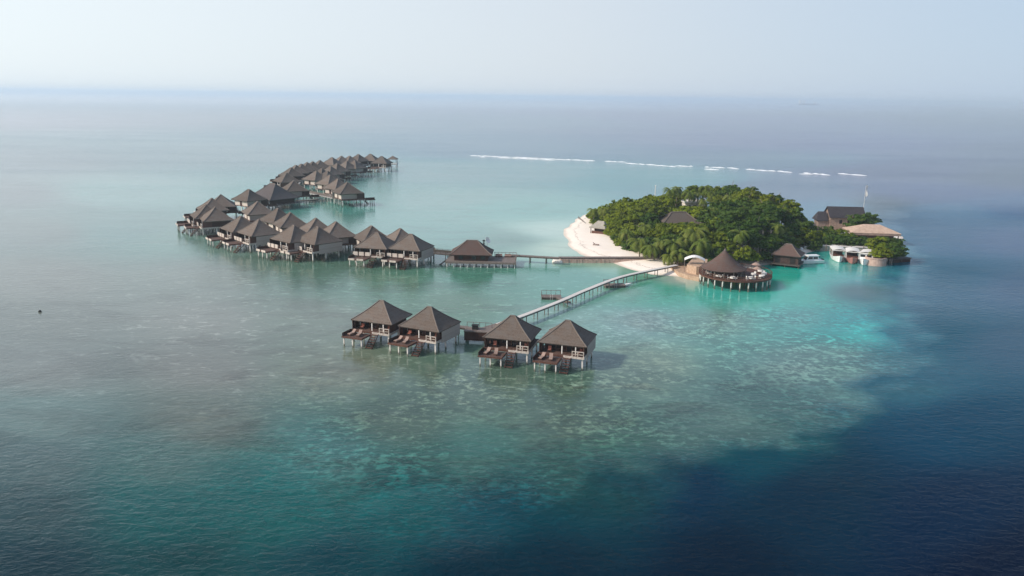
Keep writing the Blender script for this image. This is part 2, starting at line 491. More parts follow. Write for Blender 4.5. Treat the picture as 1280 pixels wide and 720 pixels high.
# ------------------------------------------------------------------ sea
def catmull(pts, n):
    return pts

# depth colours with sky sheen and haze painted in, mostly at far points: (photo x, photo y, r, g, b) fitted on the reef flat / lagoon side, and on the deep side
SHALLOW_SHEEN = [
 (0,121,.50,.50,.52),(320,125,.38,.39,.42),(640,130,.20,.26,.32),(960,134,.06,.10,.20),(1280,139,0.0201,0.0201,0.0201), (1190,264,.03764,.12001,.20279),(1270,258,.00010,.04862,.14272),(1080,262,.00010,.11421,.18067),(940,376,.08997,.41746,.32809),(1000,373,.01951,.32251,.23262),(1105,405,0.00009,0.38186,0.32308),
 (0,150,.26801,.22843,.24572),(320,150,.12762,.12695,.14040),(640,150,.01349,.07111,.12192),(960,150,.00010,.00010,.07723),(1280,150,.00010,.00010,.00010),(0,200,.17054,.19971,.19528),
 (300,192,.13316,.20198,.19355),(640,188,.00010,.08534,.14839),(1000,200,.00010,.07044,.11464),(0,240,.17324,.19037,.17375),(150,240,.19021,.32499,.28112),(560,215,.11888,.25075,.23208),
 (650,215,.09363,.23909,.23003),(560,250,.15733,.30788,.25818),(650,260,.11930,.33901,.27586),(1280,185,.00010,.00010,.03110),(1280,220,.00010,.00010,.01289),(1150,215,.00010,.00010,.05994),
 (1150,240,.00010,.01381,.10182),(1100,180,.00010,.00010,.09605),(850,222,.00010,.19127,.17844),(1000,235,.00010,.04410,.10409),(50,290,.15206,.18358,.15656),(150,290,.11633,.21862,.18806),
 (220,300,.13248,.24172,.19067),(400,250,.06912,.26200,.20921),(560,290,.14189,.30677,.25688),(640,300,.12105,.24318,.19282),(690,290,.42012,.57162,.48283),(700,310,.43582,.56544,.44274),
 (50,350,.18130,.19406,.15814),(250,350,.17008,.19984,.15902),(400,345,.08585,.16843,.11780),(500,360,.08484,.19511,.12834),(600,350,.05806,.20100,.13670),(720,345,.07853,.26400,.20016),
 (760,330,.29173,.45384,.32829),(800,364,.27009,.29340,.20914),(820,365,.00187,.23765,.13456),(850,352,0.4394,0.4157,0.3533),(900,365,.05390,.41903,.33183),(985,357,.00010,.43104,.28669),
 (1018,345,.00010,.32584,.22419),(1075,362,.00010,.05021,.04484),(1050,345,.05495,.31188,.27613),(1090,350,.10293,.35467,.35065),(50,400,.14304,.15866,.12687),(250,400,.18693,.20087,.16381),
 (400,400,.14575,.18402,.13733),(560,380,.08356,.17348,.10581),(700,400,.16027,.29970,.25057),(800,400,.16458,.27517,.25111),(900,400,.11489,.24097,.18983),(1000,395,.05902,.24547,.21867),
 (1075,395,0.00009,0.22613,0.21842),(50,460,.15510,.17160,.14290),(250,460,.14736,.15373,.12297),(420,460,.13913,.16768,.11494),(600,480,.09686,.15160,.10778),(800,460,.11172,.17687,.12897),
 (1000,455,.09563,.19478,.16587),(1050,455,.07903,.18344,.14859),(50,520,.11250,.17441,.14947),(250,520,.10410,.12836,.09820),(500,520,.06600,.11298,.07586),(700,530,.07067,.11874,.07947),
 (900,520,.05144,.11589,.09420),(960,505,.03574,.10282,.08349),(50,580,.04891,.08824,.08183),(200,585,.04680,.10477,.09031),(420,575,.03385,.13377,.11867),(600,580,.03325,.11643,.09067),
 (735,575,.03473,.11591,.07638),(50,640,.01756,.04902,.04958),(200,640,.00010,.06704,.06160),(350,640,.00010,.07571,.06930),(500,640,.00010,.07744,.07433),(620,640,.00010,.07310,.08236),
 (50,715,.00119,.02114,.02682),(220,715,.00010,.03613,.03685),(400,715,.00010,.03597,.04292),(600,715,.00010,.02045,.03231),
]
DEEP = [
 (1190,264,.03764,.12001,.20279),(1270,258,.00010,.04862,.14272),(1280,150,.00010,.00010,.00010),(1100,180,.00010,.00010,.09605),(1280,220,.00010,.00010,.01289),(1150,240,.00010,.01381,.10182),
 (1050,250,.00010,.00010,.00010),(1150,300,.05424,.12283,.19881),(1280,300,.06968,.11861,.20385),(1165,352,.00010,.06370,.11534),(1280,360,.02776,.07627,.13957),(1150,410,.00377,.06619,.10847),
 (1280,430,.02819,.08135,.13093),(1150,470,.02034,.09047,.13589),(1200,540,.00010,.03946,.07887),(950,570,.00010,.04749,.06814),(850,610,.00010,.02081,.04783),(1000,620,.00010,.01781,.03890),
 (750,640,.00010,.02296,.04027),(1200,640,.00010,.01351,.03974),(700,715,.00010,.00897,.02152),(900,715,.00010,.00916,.02329),(1250,715,.00010,.00573,.02151),
]
# reef crest (seen on the ground from photo survey); deep water lies to its right
EDGE = [(1060,200),(1070,222),(1082,245),(1100,290),(1110,330),(1119,372),(1131,412),(1119,450),(1072,500),(1000,541),(918,573),(842,592),(772,617),(702,652),(642,702),(600,742)]

def build_sea():
    def axis(lo, hi, step, far, ratio=1.35):
        core = list(np.arange(lo, hi + 0.01, step))
        l = []; d = step; x = lo
        while x > -far:
            d *= ratio; x -= d; l.append(max(x, -far))
        r = []; d = step; x = hi
        while x < far:
            d *= ratio; x += d; r.append(min(x, far))
        return np.array(l[::-1] + core + r)
    xs = axis(-260, 290, 2.5, 30000); ys = axis(55, 660, 2.5, 30000)
    X, Y = np.meshgrid(xs, ys)
    x = X.ravel(); y = Y.ravel(); n = len(x)
    # interpolation domain: bearing and log distance, so that near and far control points weigh alike
    def dom(x, y):
        yy = np.maximum(y, 30.0)
        return np.stack([np.clip(x / yy, -1.2, 1.2) * 2.2, np.log(yy) * 1.6], -1)
    def field(tab):
        P = np.array([at(p[0], p[1])[:2] for p in tab]); C = np.array([p[2:] for p in tab])
        Q = dom(P[:, 0], P[:, 1]); V = dom(x, y)
        C = np.log(C + 0.002)
        # gaussian-weighted Shepard interpolation
        o = np.zeros((n, 3)); ws = np.zeros(n)
        for q, c_ in zip(Q, C):
            d2 = ((V - q) ** 2).sum(-1)
            w_ = 1.0 / (d2 + 0.004) ** 2
            o += w_[:, None] * c_; ws += w_
        return np.exp(o / ws[:, None]) - 0.002
    A = field(SHALLOW_SHEEN); B = field(DEEP)
    E = np.array([at(*p)[:2] for p in EDGE])
    # smooth the crest line
    for _ in range(3):
        E2 = [E[0]]
        for a, c_ in zip(E[:-1], E[1:]):
            E2 += [a * 0.75 + c_ * 0.25, a * 0.25 + c_ * 0.75]
        E2.append(E[-1]); E = np.array(E2)
    sd = np.full(n, 1e9); sg = np.zeros(n)
    pts = np.stack([x, y], -1)
    for a, c_ in zip(E[:-1], E[1:]):
        ab = c_ - a
        tt = np.clip(((pts - a) @ ab) / (ab @ ab), 0, 1)
        d = pts - (a + tt[:, None] * ab)
        dist = np.hypot(d[:, 0], d[:, 1])
        cr_ = ab[0] * (y - a[1]) - ab[1] * (x - a[0])
        upd = dist < sd
        sd[upd] = dist[upd]; sg[upd] = np.sign(cr_[upd])
    s = sd * sg                      # positive on the deep side (travelling away from the far end)
    # a little raggedness of the reef edge
    def vnoise(x, y, f, seed):
        r = np.random.default_rng(seed); G = r.random((128, 128))
        u = x * f; v = y * f
        i = np.floor(u).astype(int); j = np.floor(v).astype(int); fu = u - i; fv = v - j
        fu = fu * fu * (3 - 2 * fu); fv = fv * fv * (3 - 2 * fv)
        g = lambda a, b: G[a % 128, b % 128]
        return (g(i, j) * (1 - fu) + g(i + 1, j) * fu) * (1 - fv) + (g(i, j + 1) * (1 - fu) + g(i + 1, j + 1) * fu) * fv
    near = y < 520
    rag = (vnoise(x, y, 1 / 17.3, 1) - .5) * 5 + (vnoise(x * .8 + y * .6, y * .8 - x * .6, 1 / 7, 2) - .5) * 8 + (vnoise(x * .6 - y * .8, y * .6 + x * .8, 1 / 3.6, 5) - .5) * 7
    width = np.clip(y * 0.07, 7, 18) * (1 + 2.6 * np.clip((26 - x) / 24, 0, 1))
    deepm = np.clip((s + rag) / width * 0.5 + 0.5, 0, 1); deepm = deepm * deepm * (3 - 2 * deepm)
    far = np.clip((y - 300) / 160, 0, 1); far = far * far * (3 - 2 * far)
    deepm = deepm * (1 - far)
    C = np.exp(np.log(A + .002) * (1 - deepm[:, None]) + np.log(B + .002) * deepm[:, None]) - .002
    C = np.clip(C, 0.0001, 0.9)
    # masks: coral flecks, grass patches, chop, and where ripple glints are painted
    def blob(px, py, rx, ry):
        p = at(px, py)
        return np.exp(-(((x - p[0]) / rx) ** 2 + ((y - p[1]) / ry) ** 2))
    coral = np.clip(blob(900, 470, 38, 24) * 1.0 + blob(720, 560, 30, 18) * 0.9 + blob(1050, 430, 22, 26) + blob(620, 500, 30, 20) * .7 + blob(450, 590, 34, 14) * 0.6 + blob(900, 400, 40, 26) * .35, 0, 1) * (1 - deepm * .8)
    glint_mask = np.clip(blob(540, 420, 30, 40) * 0.7 + blob(360, 430, 44, 40) * 0.6 + blob(480, 350, 56, 30) * 0.7 + blob(900, 420, 50, 34) * .55 + blob(690, 380, 34, 30) * .55
                     + blob(330, 390, 50, 34) * .4 + blob(100, 420, 60, 50) * .18, 0, 1) * (1 - deepm)
    grass = np.clip(0.30 + blob(300, 420, 90, 60) * .3 + blob(640, 500, 44, 24) * .6 + blob(700, 420, 40, 30) * .4 + blob(450, 580, 40, 14) * .5, 0, 1) * (1 - deepm * .6)
    chop = np.clip(0.28 + 0.75 * deepm + 0.5 * np.clip((130 - y) / 70, 0, 1) + 0.3 * np.clip((y - 330) / 200, 0, 1), 0, 1)
    shel = blob(900, 360, 60, 26) + blob(560, 280, 60, 60)
    chop *= 1 - 0.5 * np.clip(blob(590, 445, 38, 26), 0, 1)
    chop *= 1 - 0.45 * np.clip(shel, 0, 1)
    ny, nx = X.shape
    idx = np.arange(n).reshape(ny, nx)
    F = np.stack([idx[:-1, :-1], idx[:-1, 1:], idx[1:, 1:], idx[1:, :-1]], -1).reshape(-1, 4)
    me = bpy.data.meshes.new('sea')
    me.vertices.add(n); me.vertices.foreach_set('co', np.stack([x, y, np.zeros(n)], -1).ravel())
    me.loops.add(F.size); me.loops.foreach_set('vertex_index', F.ravel())
    me.polygons.add(len(F)); me.polygons.foreach_set('loop_start', np.arange(len(F)) * 4)
    me.update(calc_edges=True)
    for nm, dat, al in (('DepthSheen', C, np.ones(n)), ('BedGlint', np.stack([coral, grass, chop], -1), glint_mask)):
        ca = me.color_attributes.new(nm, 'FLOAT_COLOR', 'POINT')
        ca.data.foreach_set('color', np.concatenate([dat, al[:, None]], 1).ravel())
    me.materials.append(M['water'])
    o = bpy.data.objects.new('sea', me); COL.objects.link(o)
    tag(o, kind='structure')
build_sea()

# ------------------------------------------------------------------ sand terrain
def pip(x, y, poly):
    ins = np.zeros(x.shape, bool)
    n = len(poly)
    for i in range(n):
        x1, y1 = poly[i]; x2, y2 = poly[(i + 1) % n]
        c_ = ((y1 > y) != (y2 > y)) & (x < (x2 - x1) * (y - y1) / (y2 - y1 + 1e-9) + x1)
        ins ^= c_
    return ins
def sdist(x, y, poly):
    d = np.full(x.shape, 1e9); n = len(poly)
    for i in range(n):
        a = np.array(poly[i]); b_ = np.array(poly[(i + 1) % n]); ab = b_ - a
        tt = np.clip(((x - a[0]) * ab[0] + (y - a[1]) * ab[1]) / (ab @ ab + 1e-9), 0, 1)
        d = np.minimum(d, np.hypot(x - a[0] - tt * ab[0], y - a[1] - tt * ab[1]))
    return np.where(pip(x, y, poly), d, -d)
ISLE_PX = [(735,266),(722,273),(712,282),(704,291),(708,301),(716,311),(726,318),(742,324),(768,328),(790,337),(815,343),(845,345),(872,349),(885,345),(900,340),(940,335),(965,330),(985,327),(1005,320),(1020,313),(1042,309),(1090,311)]
ISLE = [tuple(at(*p)[:2]) for p in ISLE_PX]
ISLE += [(104, 226), (112, 234), (122, 250), (134, 272), (133, 290), (118, 296), (106, 290), (100, 278), (101, 296), (92, 314), (70, 324), (50, 320), (36, 312)]
gx = np.arange(-2, 150, 1.25); gy = np.arange(196, 340, 1.25)
GX, GY = np.meshgrid(gx, gy)
SD = sdist(GX, GY, ISLE)
rr = np.random.default_rng(3)
wob = 0.5 * np.sin(GX * 0.21 + 1.3) * np.cos(GY * 0.17) + 0.35 * np.sin(GX * 0.53 + GY * 0.4)
SDw = SD + wob
GZ = np.where(SDw > 0, 1.3 * (1 - np.exp(-SDw / 6.0)), np.maximum(SDw * 0.16, -1.4))
GZ = GZ + np.where(SDw > 1, 0.05 * np.sin(GX * 0.9 + GY * 0.6) * np.sin(GY * 0.7), 0)
def ground_z(x, y):
    i = int(round((y - gy[0]) / 1.25)); j = int(round((x - gx[0]) / 1.25))
    if 0 <= i < len(gy) and 0 <= j < len(gx): return float(GZ[i, j])
    return 0.0
b = MB()
ny, nx = GX.shape
idx = np.arange(nx * ny).reshape(ny, nx)
keep = (SD[:-1, :-1] > -9)
F = np.stack([idx[:-1, :-1], idx[:-1, 1:], idx[1:, 1:], idx[1:, :-1]], -1)[keep]
b.v = list(map(tuple, np.stack([GX.ravel(), GY.ravel(), GZ.ravel()], -1).tolist()))
b.f = list(map(tuple, F.tolist()))
o = b.build('sand_terrain', M['sand'], smooth=True); tag(o, kind='structure')

# ------------------------------------------------------------------ water villas
VW, VD = 8.4, 7.6            # eaves
def make_villa(pale_side, parapet):
    root = empty('water_villa')
    rb, rings = hip_roof(VW, VD, 0.9, 3.95, 7.0)
    roof = rb.build('roof', M['thatch'], root)
    hip_caps(rings).build('ridge_cap', M['ridge'], roof)
    # floor platform and its pale edge beam
    MB().box(-3.85, 3.85, -4.3, 3.3, 1.86, 2.04).build('deck', M['deck_wood'], root)
    eb = MB()
    eb.box(0.45, 3.97, -4.42, -4.303, 1.70, 2.06); eb.box(3.853, 3.97, -4.3, 3.3, 1.70, 2.06)
    eb.build('edge_beam', M['weathered_white'], root)
    MB().box(-3.97, 0.447, -4.42, -4.303, 1.70, 2.06).box(-3.97, -3.853, -4.3, 3.3, 1.70, 2.06).build('edge_beam', M['brown_wood'], root)
    # house walls
    fw = MB()
    for x0, x1, z0, z1 in ((-3.3, -2.6, 2.04, 4.0), (-0.2, 0.35, 2.04, 4.0), (2.35, 3.3, 2.04, 4.0), (-2.6, -0.2, 3.75, 4.0), (0.35, 2.35, 3.75, 4.0), (-2.6, -0.2, 2.04, 2.5)):
        fw.box(x0, x1, -2.1, -1.95, z0, z1)
    fw.build('front_wall', M['dark_wood'], root)
    wd = MB().box(-2.6, -0.2, -2.04, -2.0, 2.5, 3.75).build('window', M['glass'], root)
    wf = MB().box(-2.6, -0.2, -2.10, -2.05, 3.68, 3.748).box(-1.45, -1.35, -2.10, -2.05, 2.502, 3.68); wf.build('frame', M['brown_wood'], wd)
    dd = MB().box(0.35, 2.35, -2.04, -2.0, 2.06, 3.75).build('door', M['glass'], root)
    MB().box(0.352, 0.45, -2.11, -2.05, 2.06, 3.74).box(1.3, 1.4, -2.11, -2.05, 2.06, 3.74).box(2.25, 2.348, -2.11, -2.05, 2.06, 3.74).box(0.45, 1.3, -2.10, -2.06, 3.64, 3.735).box(1.4, 2.25, -2.10, -2.06, 3.64, 3.735).build('frame', M['brown_wood'], dd)
    MB().box(-3.3, -3.15, -1.947, 3.1, 1.3, 4.0).build('side_wall', M['grey_plank'], root)
    MB().box(3.15, 3.3, -1.947, 3.1, 1.3, 4.0).build('side_wall', M['dark_wood'], root)
    if pale_side:
        MB().box(3.98, 4.08, -2.6, 3.6, 1.15, 3.72).build('side_screen', M['grey_plank'], root)
    MB().box(-3.147, -0.6, 2.95, 3.1, 2.04, 4.0).box(0.6, 3.147, 2.95, 3.1, 2.04, 4.0).box(-0.6, 0.6, 2.95, 3.1, 3.7, 4.0).build('rear_wall', M['lime_wash'], root)
    MB().box(-0.6, 0.6, 3.0, 3.06, 2.05, 3.7).build('rear_door', M['dark_wood'], root)
    # side privacy screens of the verandah
    MB().box(3.62, 3.74, -3.9, -1.7, 2.05, 3.9).build('privacy_screen', M['brown_wood'], root)
    MB().box(-3.74, -3.62, -4.1, -1.7, 2.05, 3.9).build('privacy_screen', M['dark_wood'], root)
    # verandah posts
    for x in (-3.5, 0.0, 2.3):
        MB().box(x - 0.08, x + 0.08, -3.62, -3.46, 2.04, 4.0).build('post', M['white_paint'] if x > -1 else M['brown_wood'], root)
    # rail at the front edge
    rl = MB()
    for x in (1.9, 2.85, 3.8): rl.box(x - 0.07, x + 0.07, -4.30, -4.16, 2.042, 2.95)
    rl.box(1.83, 3.87, -4.32, -4.14, 2.95, 3.07)
    rl.box(1.97, 3.73, -4.27, -4.19, 2.42, 2.52)
    rl.build('railing', M['weathered_white'], root)
    # sun deck one step down
    sd_ = MB().box(-3.75, 0.15, -7.4, -4.43, 1.22, 1.38).build('sundeck', M['deck_wood'], root)
    MB().box(-3.85, 0.25, -7.5, -7.403, 1.12, 1.42).box(-3.85, -3.753, -7.4, -4.43, 1.12, 1.42).box(0.153, 0.25, -7.4, -4.43, 1.12, 1.42).build('edge_beam', M['brown_wood'], sd_)
    MB().box(-3.84, -3.76, -7.3, -4.45, 1.425, 2.25).build('privacy_screen', M['dark_wood'], root)
    if parapet:
        for x0, x1 in ((-3.9, -2.75), (-2.45, -1.2), (-0.9, 0.3)):
            MB().box(x0, x1, -4.60, -4.48, 2.0, 3.0).build('parapet', M['lime_wash'], root)
        for x0, x1 in ((-3.7, -2.2), (-1.6, 0.0)):
            MB().box(x0, x1, -7.62, -7.52, 1.15, 1.85).build('parapet', M['lime_wash'], root)
    # stairs to the water
    st = MB()
    for k in range(7):
        y = -4.55 - k * 0.34; z = 1.75 - k * 0.26
        st.box(0.55, 1.75, y - 0.3, y, z - 0.07, z)
    for x in (0.47, 1.77):
        st.bar((x, -4.45, 1.86), (x, -6.9, 0.0), 0.08, 0.26)
    st.build('stairs', M['brown_wood'], root)
    # stilts
    for x in (-3.6, 0.0, 3.6):
        for y in (-4.0, -0.6, 2.9):
            MB().box(x - 0.115, x + 0.115, y - 0.115, y + 0.115, -1.4, 1.86).build('stilt', M['stilt'], root)
    for x in (-3.55, -1.8, 0.0):
        MB().box(x - 0.095, x + 0.095, -7.28, -7.09, -1.4, 1.22).build('stilt', M['stilt'], root)
    # floor levels: lower deck at about 1.9 m, house floor at about 2.3 m over the water
    zs = [-1.4, 0.0, 1.12, 1.42, 1.70, 2.06, 3.9, 8.0]; zt = [-1.4, 0.0, 1.66, 1.94, 1.98, 2.34, 3.9, 8.0]
    for o in root.children_recursive:
        n = len(o.data.vertices); co = np.empty(n * 3); o.data.vertices.foreach_get('co', co); co = co.reshape(-1, 3)
        co[:, 2] = np.interp(co[:, 2], zs, zt)
        o.data.vertices.foreach_set('co', co.ravel()); o.data.update()
    return root

VILLAS = [   # roof peak in the photo, facing, label, group
 (477, 376, -21, 'thatched water villa, leftmost of the four nearest the camera', 'near'),
 (537, 384, -26, 'near thatched villa beside the dark landing box, second from the left', 'near'),
 (641, 395, -15, 'near thatched villa with the pale walkway running out behind its peak', 'near'),
 (710, 401, -18, 'thatched water villa, rightmost of the four nearest the camera', 'near'),
 (470.6, 291, -15, 'thatched villa at the front left of the cluster of four before the pavilion', 'mid'),
 (513.5, 293, -20, 'thatched villa at the front right of the cluster of four, beside the footbridge', 'mid'),
 (464.6, 282.6, 120, 'thatched villa at the rear left of the cluster of four before the pavilion', 'mid'),
 (500.6, 286, 120, 'thatched villa at the rear right of the cluster of four before the pavilion', 'mid'),
 (258, 256, -60, 'villa at the far left tip of the long row, half hidden by its neighbour', 'left'),
 (269, 259, -60, 'villa second from the left tip of the long front row', 'left'),
 (301, 270.6, -50, 'villa third from the left tip of the long front row', 'left'),
 (323, 275, -48, 'villa fourth from the left tip of the front row, before a gap', 'left'),
 (367, 282, -42, 'villa just left of the right end of the long front row', 'left'),
 (397, 284, -42, 'villa at the right end of the long front row, by the open gap', 'left'),
 (265, 248, -60, 'thatched villa peeping out behind the left tip of the front row', 'left'),
 (276, 243.5, 110, 'dark roofed villa rearmost at the left tip of the long row', 'left'),
 (322, 252, 120, 'back row villa directly in front of the big dark roofed hall', 'left'),
 (347, 261, 135, 'back row villa with a white lit rear wall, right of the hall', 'left'),
 (363, 266, 120, 'broad back row villa with white wall, behind the paired front villas', 'left'),
 (395, 273, 120, 'back row villa second from the right end of the long row', 'left'),
 (420, 277.5, 120, 'back row villa at the right end, beside the white railed footbridge', 'left'),
 (311, 237, 143, 'lone villa with bright white lit wall left of the big hall', 'left'),
 (358, 216, -52, 'far row villa just behind the big hall, left side', 'far'),
 (364, 209.5, -52, 'far left row villa, second one behind the big hall', 'far'),
 (370, 206.5, -52, 'far left row villa, third one behind the big hall', 'far'),
 (384, 203, -55, 'far left row villa, left one of the middle pair', 'far'),
 (391, 202, -55, 'far left row villa, right one of the middle pair', 'far'),
 (415, 197, 150, 'far villa with a white lit wall just beyond the middle pair', 'far'),
 (427, 195, -60, 'far villa whose tall peak rises left of the tip group', 'far'),
 (448, 193, -40, 'far villa left of the tallest pale fronted one at the tip', 'far'),
 (463, 192.6, -10, 'tallest far villa with pale front openings near the tip', 'far'),
 (477, 195.5, -15, 'far villa at the tip, next to the small open lookout', 'far'),
 (367, 226, 120, 'far villa whose broad grey roof shows right of the hall roof', 'far'),
 (409, 214, 140, 'inner far row villa with white lit panels, left end', 'far'),
 (402, 211, 140, 'inner far row villa tucked behind the white panelled ones', 'far'),
 (421, 204.6, 140, 'inner far row villa midway to the tip', 'far'),
 (413, 208, 140, 'inner far row villa between the white panels and the midway roof', 'far'),
 (433, 201.5, 140, 'inner far row villa nearing the tip, second from its end', 'far'),
 (443, 201, 150, 'inner far row villa with low brown roof nearest the tip', 'far'),
 (422, 224, 135, 'inner far row villa with white panels beside the wide end roof', 'far'),
 (434, 228, 120, 'wide roofed villa at the right end of the inner far row', 'far'),
 (377, 205, -52, 'far left row villa just left of the middle pair', 'far'),
 (400, 200.5, -55, 'far left row villa between the middle pair and the white lit wall', 'far'),
 (437, 195, -50, 'far villa in the dip between the tall peak and the tip group', 'far'),
 (412, 219, 138, 'inner far row villa third from the right end', 'far'),
 (395, 214, 140, 'inner far row villa at its shaded left end near the hall', 'far'),
]
GROUPS = {'near': 'nearest four water villas', 'mid': 'cluster of four water villas', 'left': 'water villas of the long left row', 'far': 'water villas of the far rows'}
proto = {}
PALE = {1, 3, 4, 5, 6, 7, 11, 13, 12, 18, 20, 32, 40, 10}
SCALE = {'near': 1.04, 'mid': 1.17, 'left': 1.24, 'far': 1.28}
villas = []
for i, (px, py, th, lab, g) in enumerate(VILLAS):
    k = (i in PALE, g in ('mid', 'left'))
    if k in proto: o = copy_tree(proto[k])
    else: o = proto[k] = make_villa(*k)
    sc_ = SCALE[g] * (1.06 if i == 40 else 1)
    p = at(px, py, 7.0 * sc_)
    o.location = (p.x, p.y, 0); o.rotation_euler = (0, 0, R(th))
    o.scale = (sc_, sc_, sc_)
    tag(o, lab, 'villa', GROUPS[g])
    villas.append(o)

# loungers and deck furniture on the four near villas
def make_lounger():
    root = empty('sun_lounger')
    f = MB().box(-0.32, 0.32, -0.95, 0.95, 0.24, 0.31)
    for x in (-0.28, 0.28):
        for y in (-0.85, 0.8): f.box(x - 0.03, x + 0.03, y - 0.03, y + 0.03, 0, 0.24)
    f.build('frame', M['brown_wood'], root)
    MB().box(-0.3, 0.3, -0.93, 0.3, 0.312, 0.42).build('seat_cushion', M['cushion'], root)
    c_ = MB(); c_.add([(-0.3, 0.3, 0.32), (0.3, 0.3, 0.32), (0.3, 0.98, 0.78), (-0.3, 0.98, 0.78), (-0.3, 0.26, 0.42), (0.3, 0.26, 0.42), (0.3, 0.92, 0.88), (-0.3, 0.92, 0.88)],
          [(3, 2, 1, 0), (4, 5, 6, 7), (0, 1, 5, 4), (1, 2, 6, 5), (2, 3, 7, 6), (3, 0, 4, 7)])
    c_.build('back_cushion', M['cushion'], root)
    return root
lp = make_lounger()
first = True
words = ['leftmost near villa', 'near villa by the dark landing', 'near villa before the walkway', 'rightmost near villa']
for vi in range(4):
    v = villas[vi]; mw = Matrix.LocRotScale(v.location, v.rotation_euler, v.scale)
    for k, (lx, ly) in enumerate(((-2.7, -5.9), (-1.2, -5.9))):
        o = lp if first else copy_tree(lp)
        first = False
        o.location = mw @ Vector((lx, ly, 1.910)); o.rotation_euler = (0, 0, v.rotation_euler.z + R((-8, 12)[k]))
        tag(o, '%s cushioned lounger on the sun deck of the %s' % (('left', 'right')[k], words[vi]), 'sun lounger', 'sun loungers on the villa sun decks')
def make_chair():
    root = empty('armchair')
    f = MB()
    for x in (-0.3, 0.3):
        for y in (-0.3, 0.3): f.box(x - 0.035, x + 0.035, y - 0.035, y + 0.035, 0, 0.6 if y < 0 else 0.95)
    f.box(-0.34, 0.34, -0.34, 0.34, 0.34, 0.4)
    f.build('frame', M['brown_wood'], root)
    MB().box(-0.28, 0.28, -0.3, 0.26, 0.402, 0.52).build('seat_cushion', M['red_cushion'], root)
    MB().box(-0.28, 0.28, 0.262, 0.36, 0.45, 0.98).build('backrest', M['red_cushion'], root)
    return root
cpz = make_chair(); first = True
for vi in range(4):
    v = villas[vi]; mw = Matrix.LocRotScale(v.location, v.rotation_euler, v.scale)
    for k, (lx, ly) in enumerate(((-2.2, -3.2), (2.9, -3.1))):
        o = cpz if first else copy_tree(cpz)
        first = False
        o.location = mw @ Vector((lx, ly, 2.324)); o.rotation_euler = (0, 0, v.rotation_euler.z + R((10, -35)[k]))
        tag(o, 'rust armchair by the %s of the %s' % (('verandah window', 'verandah railing')[k], words[vi]), 'armchair', 'armchairs on the villa verandahs')

# ------------------------------------------------------------------ boardwalks
def boardwalk(name, pts, label, width=1.6, z=1.9, spacing=4.0, deck='pale_plank', post='grey_wood', rail=None, cat='walkway', group=None, postr=0.11):
    pts = [Vector((p[0], p[1])) for p in pts]
    root = empty(name, (pts[0].x, pts[0].y, 0))
    off = Vector((pts[0].x, pts[0].y))
    P = [p - off for p in pts]
    # resample
    seg = []
    dk = MB(); bm_ = MB()
    n = len(P)
    nor = []
    for i in range(n):
        d = (P[min(i + 1, n - 1)] - P[max(i - 1, 0)]).normalized()
        nor.append(Vector((-d.y, d.x)))
    vs = []
    for p, q in zip(P, nor):
        l = p + q * width / 2; r_ = p - q * width / 2
        vs += [(l.x, l.y, z), (r_.x, r_.y, z), (r_.x, r_.y, z - 0.14), (l.x, l.y, z - 0.14)]
    fs = [(0, 1, 2, 3), (4 * n - 1, 4 * n - 2, 4 * n - 3, 4 * n - 4)]
    for i in range(n - 1):
        for k in range(4): fs.append((4 * i + k, 4 * i + 4 + k, 4 * i + 4 + (k + 1) % 4, 4 * i + (k + 1) % 4))
    dk.add(vs, fs); dk.build('deck', M[deck], root)
    for sgn in (-1, 1):
        for i in range(n - 1):
            a = P[i] + nor[i] * sgn * (width / 2 - 0.12); c_ = P[i + 1] + nor[i + 1] * sgn * (width / 2 - 0.12)
            bm_.bar((a.x, a.y, z - 0.145), (c_.x, c_.y, z - 0.145), 0.12, 0.26)
    bm_.build('beam', M['dark_post'], root)
    # posts
    L = [0.0]
    for i in range(n - 1): L.append(L[-1] + (P[i + 1] - P[i]).length)
    s = 0.6
    while s < L[-1]:
        i = max(k for k in range(n) if L[k] <= s); i = min(i, n - 2)
        u = (s - L[i]) / (L[i + 1] - L[i]); p = P[i].lerp(P[i + 1], u); q = nor[i].lerp(nor[i + 1], u)
        for sgn in (-1, 1):
            c_ = p + q * sgn * (width / 2 - 0.1)
            MB().tube((c_.x, c_.y, -1.4), (c_.x, c_.y, z - 0.16), postr, postr, 6).build('post', M[post], root)
        s += spacing
    if rail:
        rl = MB()
        s = 0.3
        while s < L[-1]:
            i = min(max(k for k in range(n) if L[k] <= s), n - 2)
            u = (s - L[i]) / (L[i + 1] - L[i]); p = P[i].lerp(P[i + 1], u); q = nor[i].lerp(nor[i + 1], u)
            for sgn in (-1, 1):
                c_ = p + q * sgn * (width / 2 - 0.05)
                rl.box(c_.x - 0.06, c_.x + 0.06, c_.y - 0.06, c_.y + 0.06, z + 0.002, z + 0.95)
            s += 1.6
        for sgn in (-1, 1):
            for i in range(n - 1):
                a = P[i] + nor[i] * sgn * (width / 2 - 0.05); c_ = P[i + 1] + nor[i + 1] * sgn * (width / 2 - 0.05)
                rl.bar((a.x, a.y, z + 1.02), (c_.x, c_.y, z + 1.02), 0.12, 0.07)
                rl.bar((a.x, a.y, z + 0.75), (c_.x, c_.y, z + 0.75), 0.05, 0.45)
        rl.build('railing', M[rail], root)
    tag(root, label, cat, group)
    return root
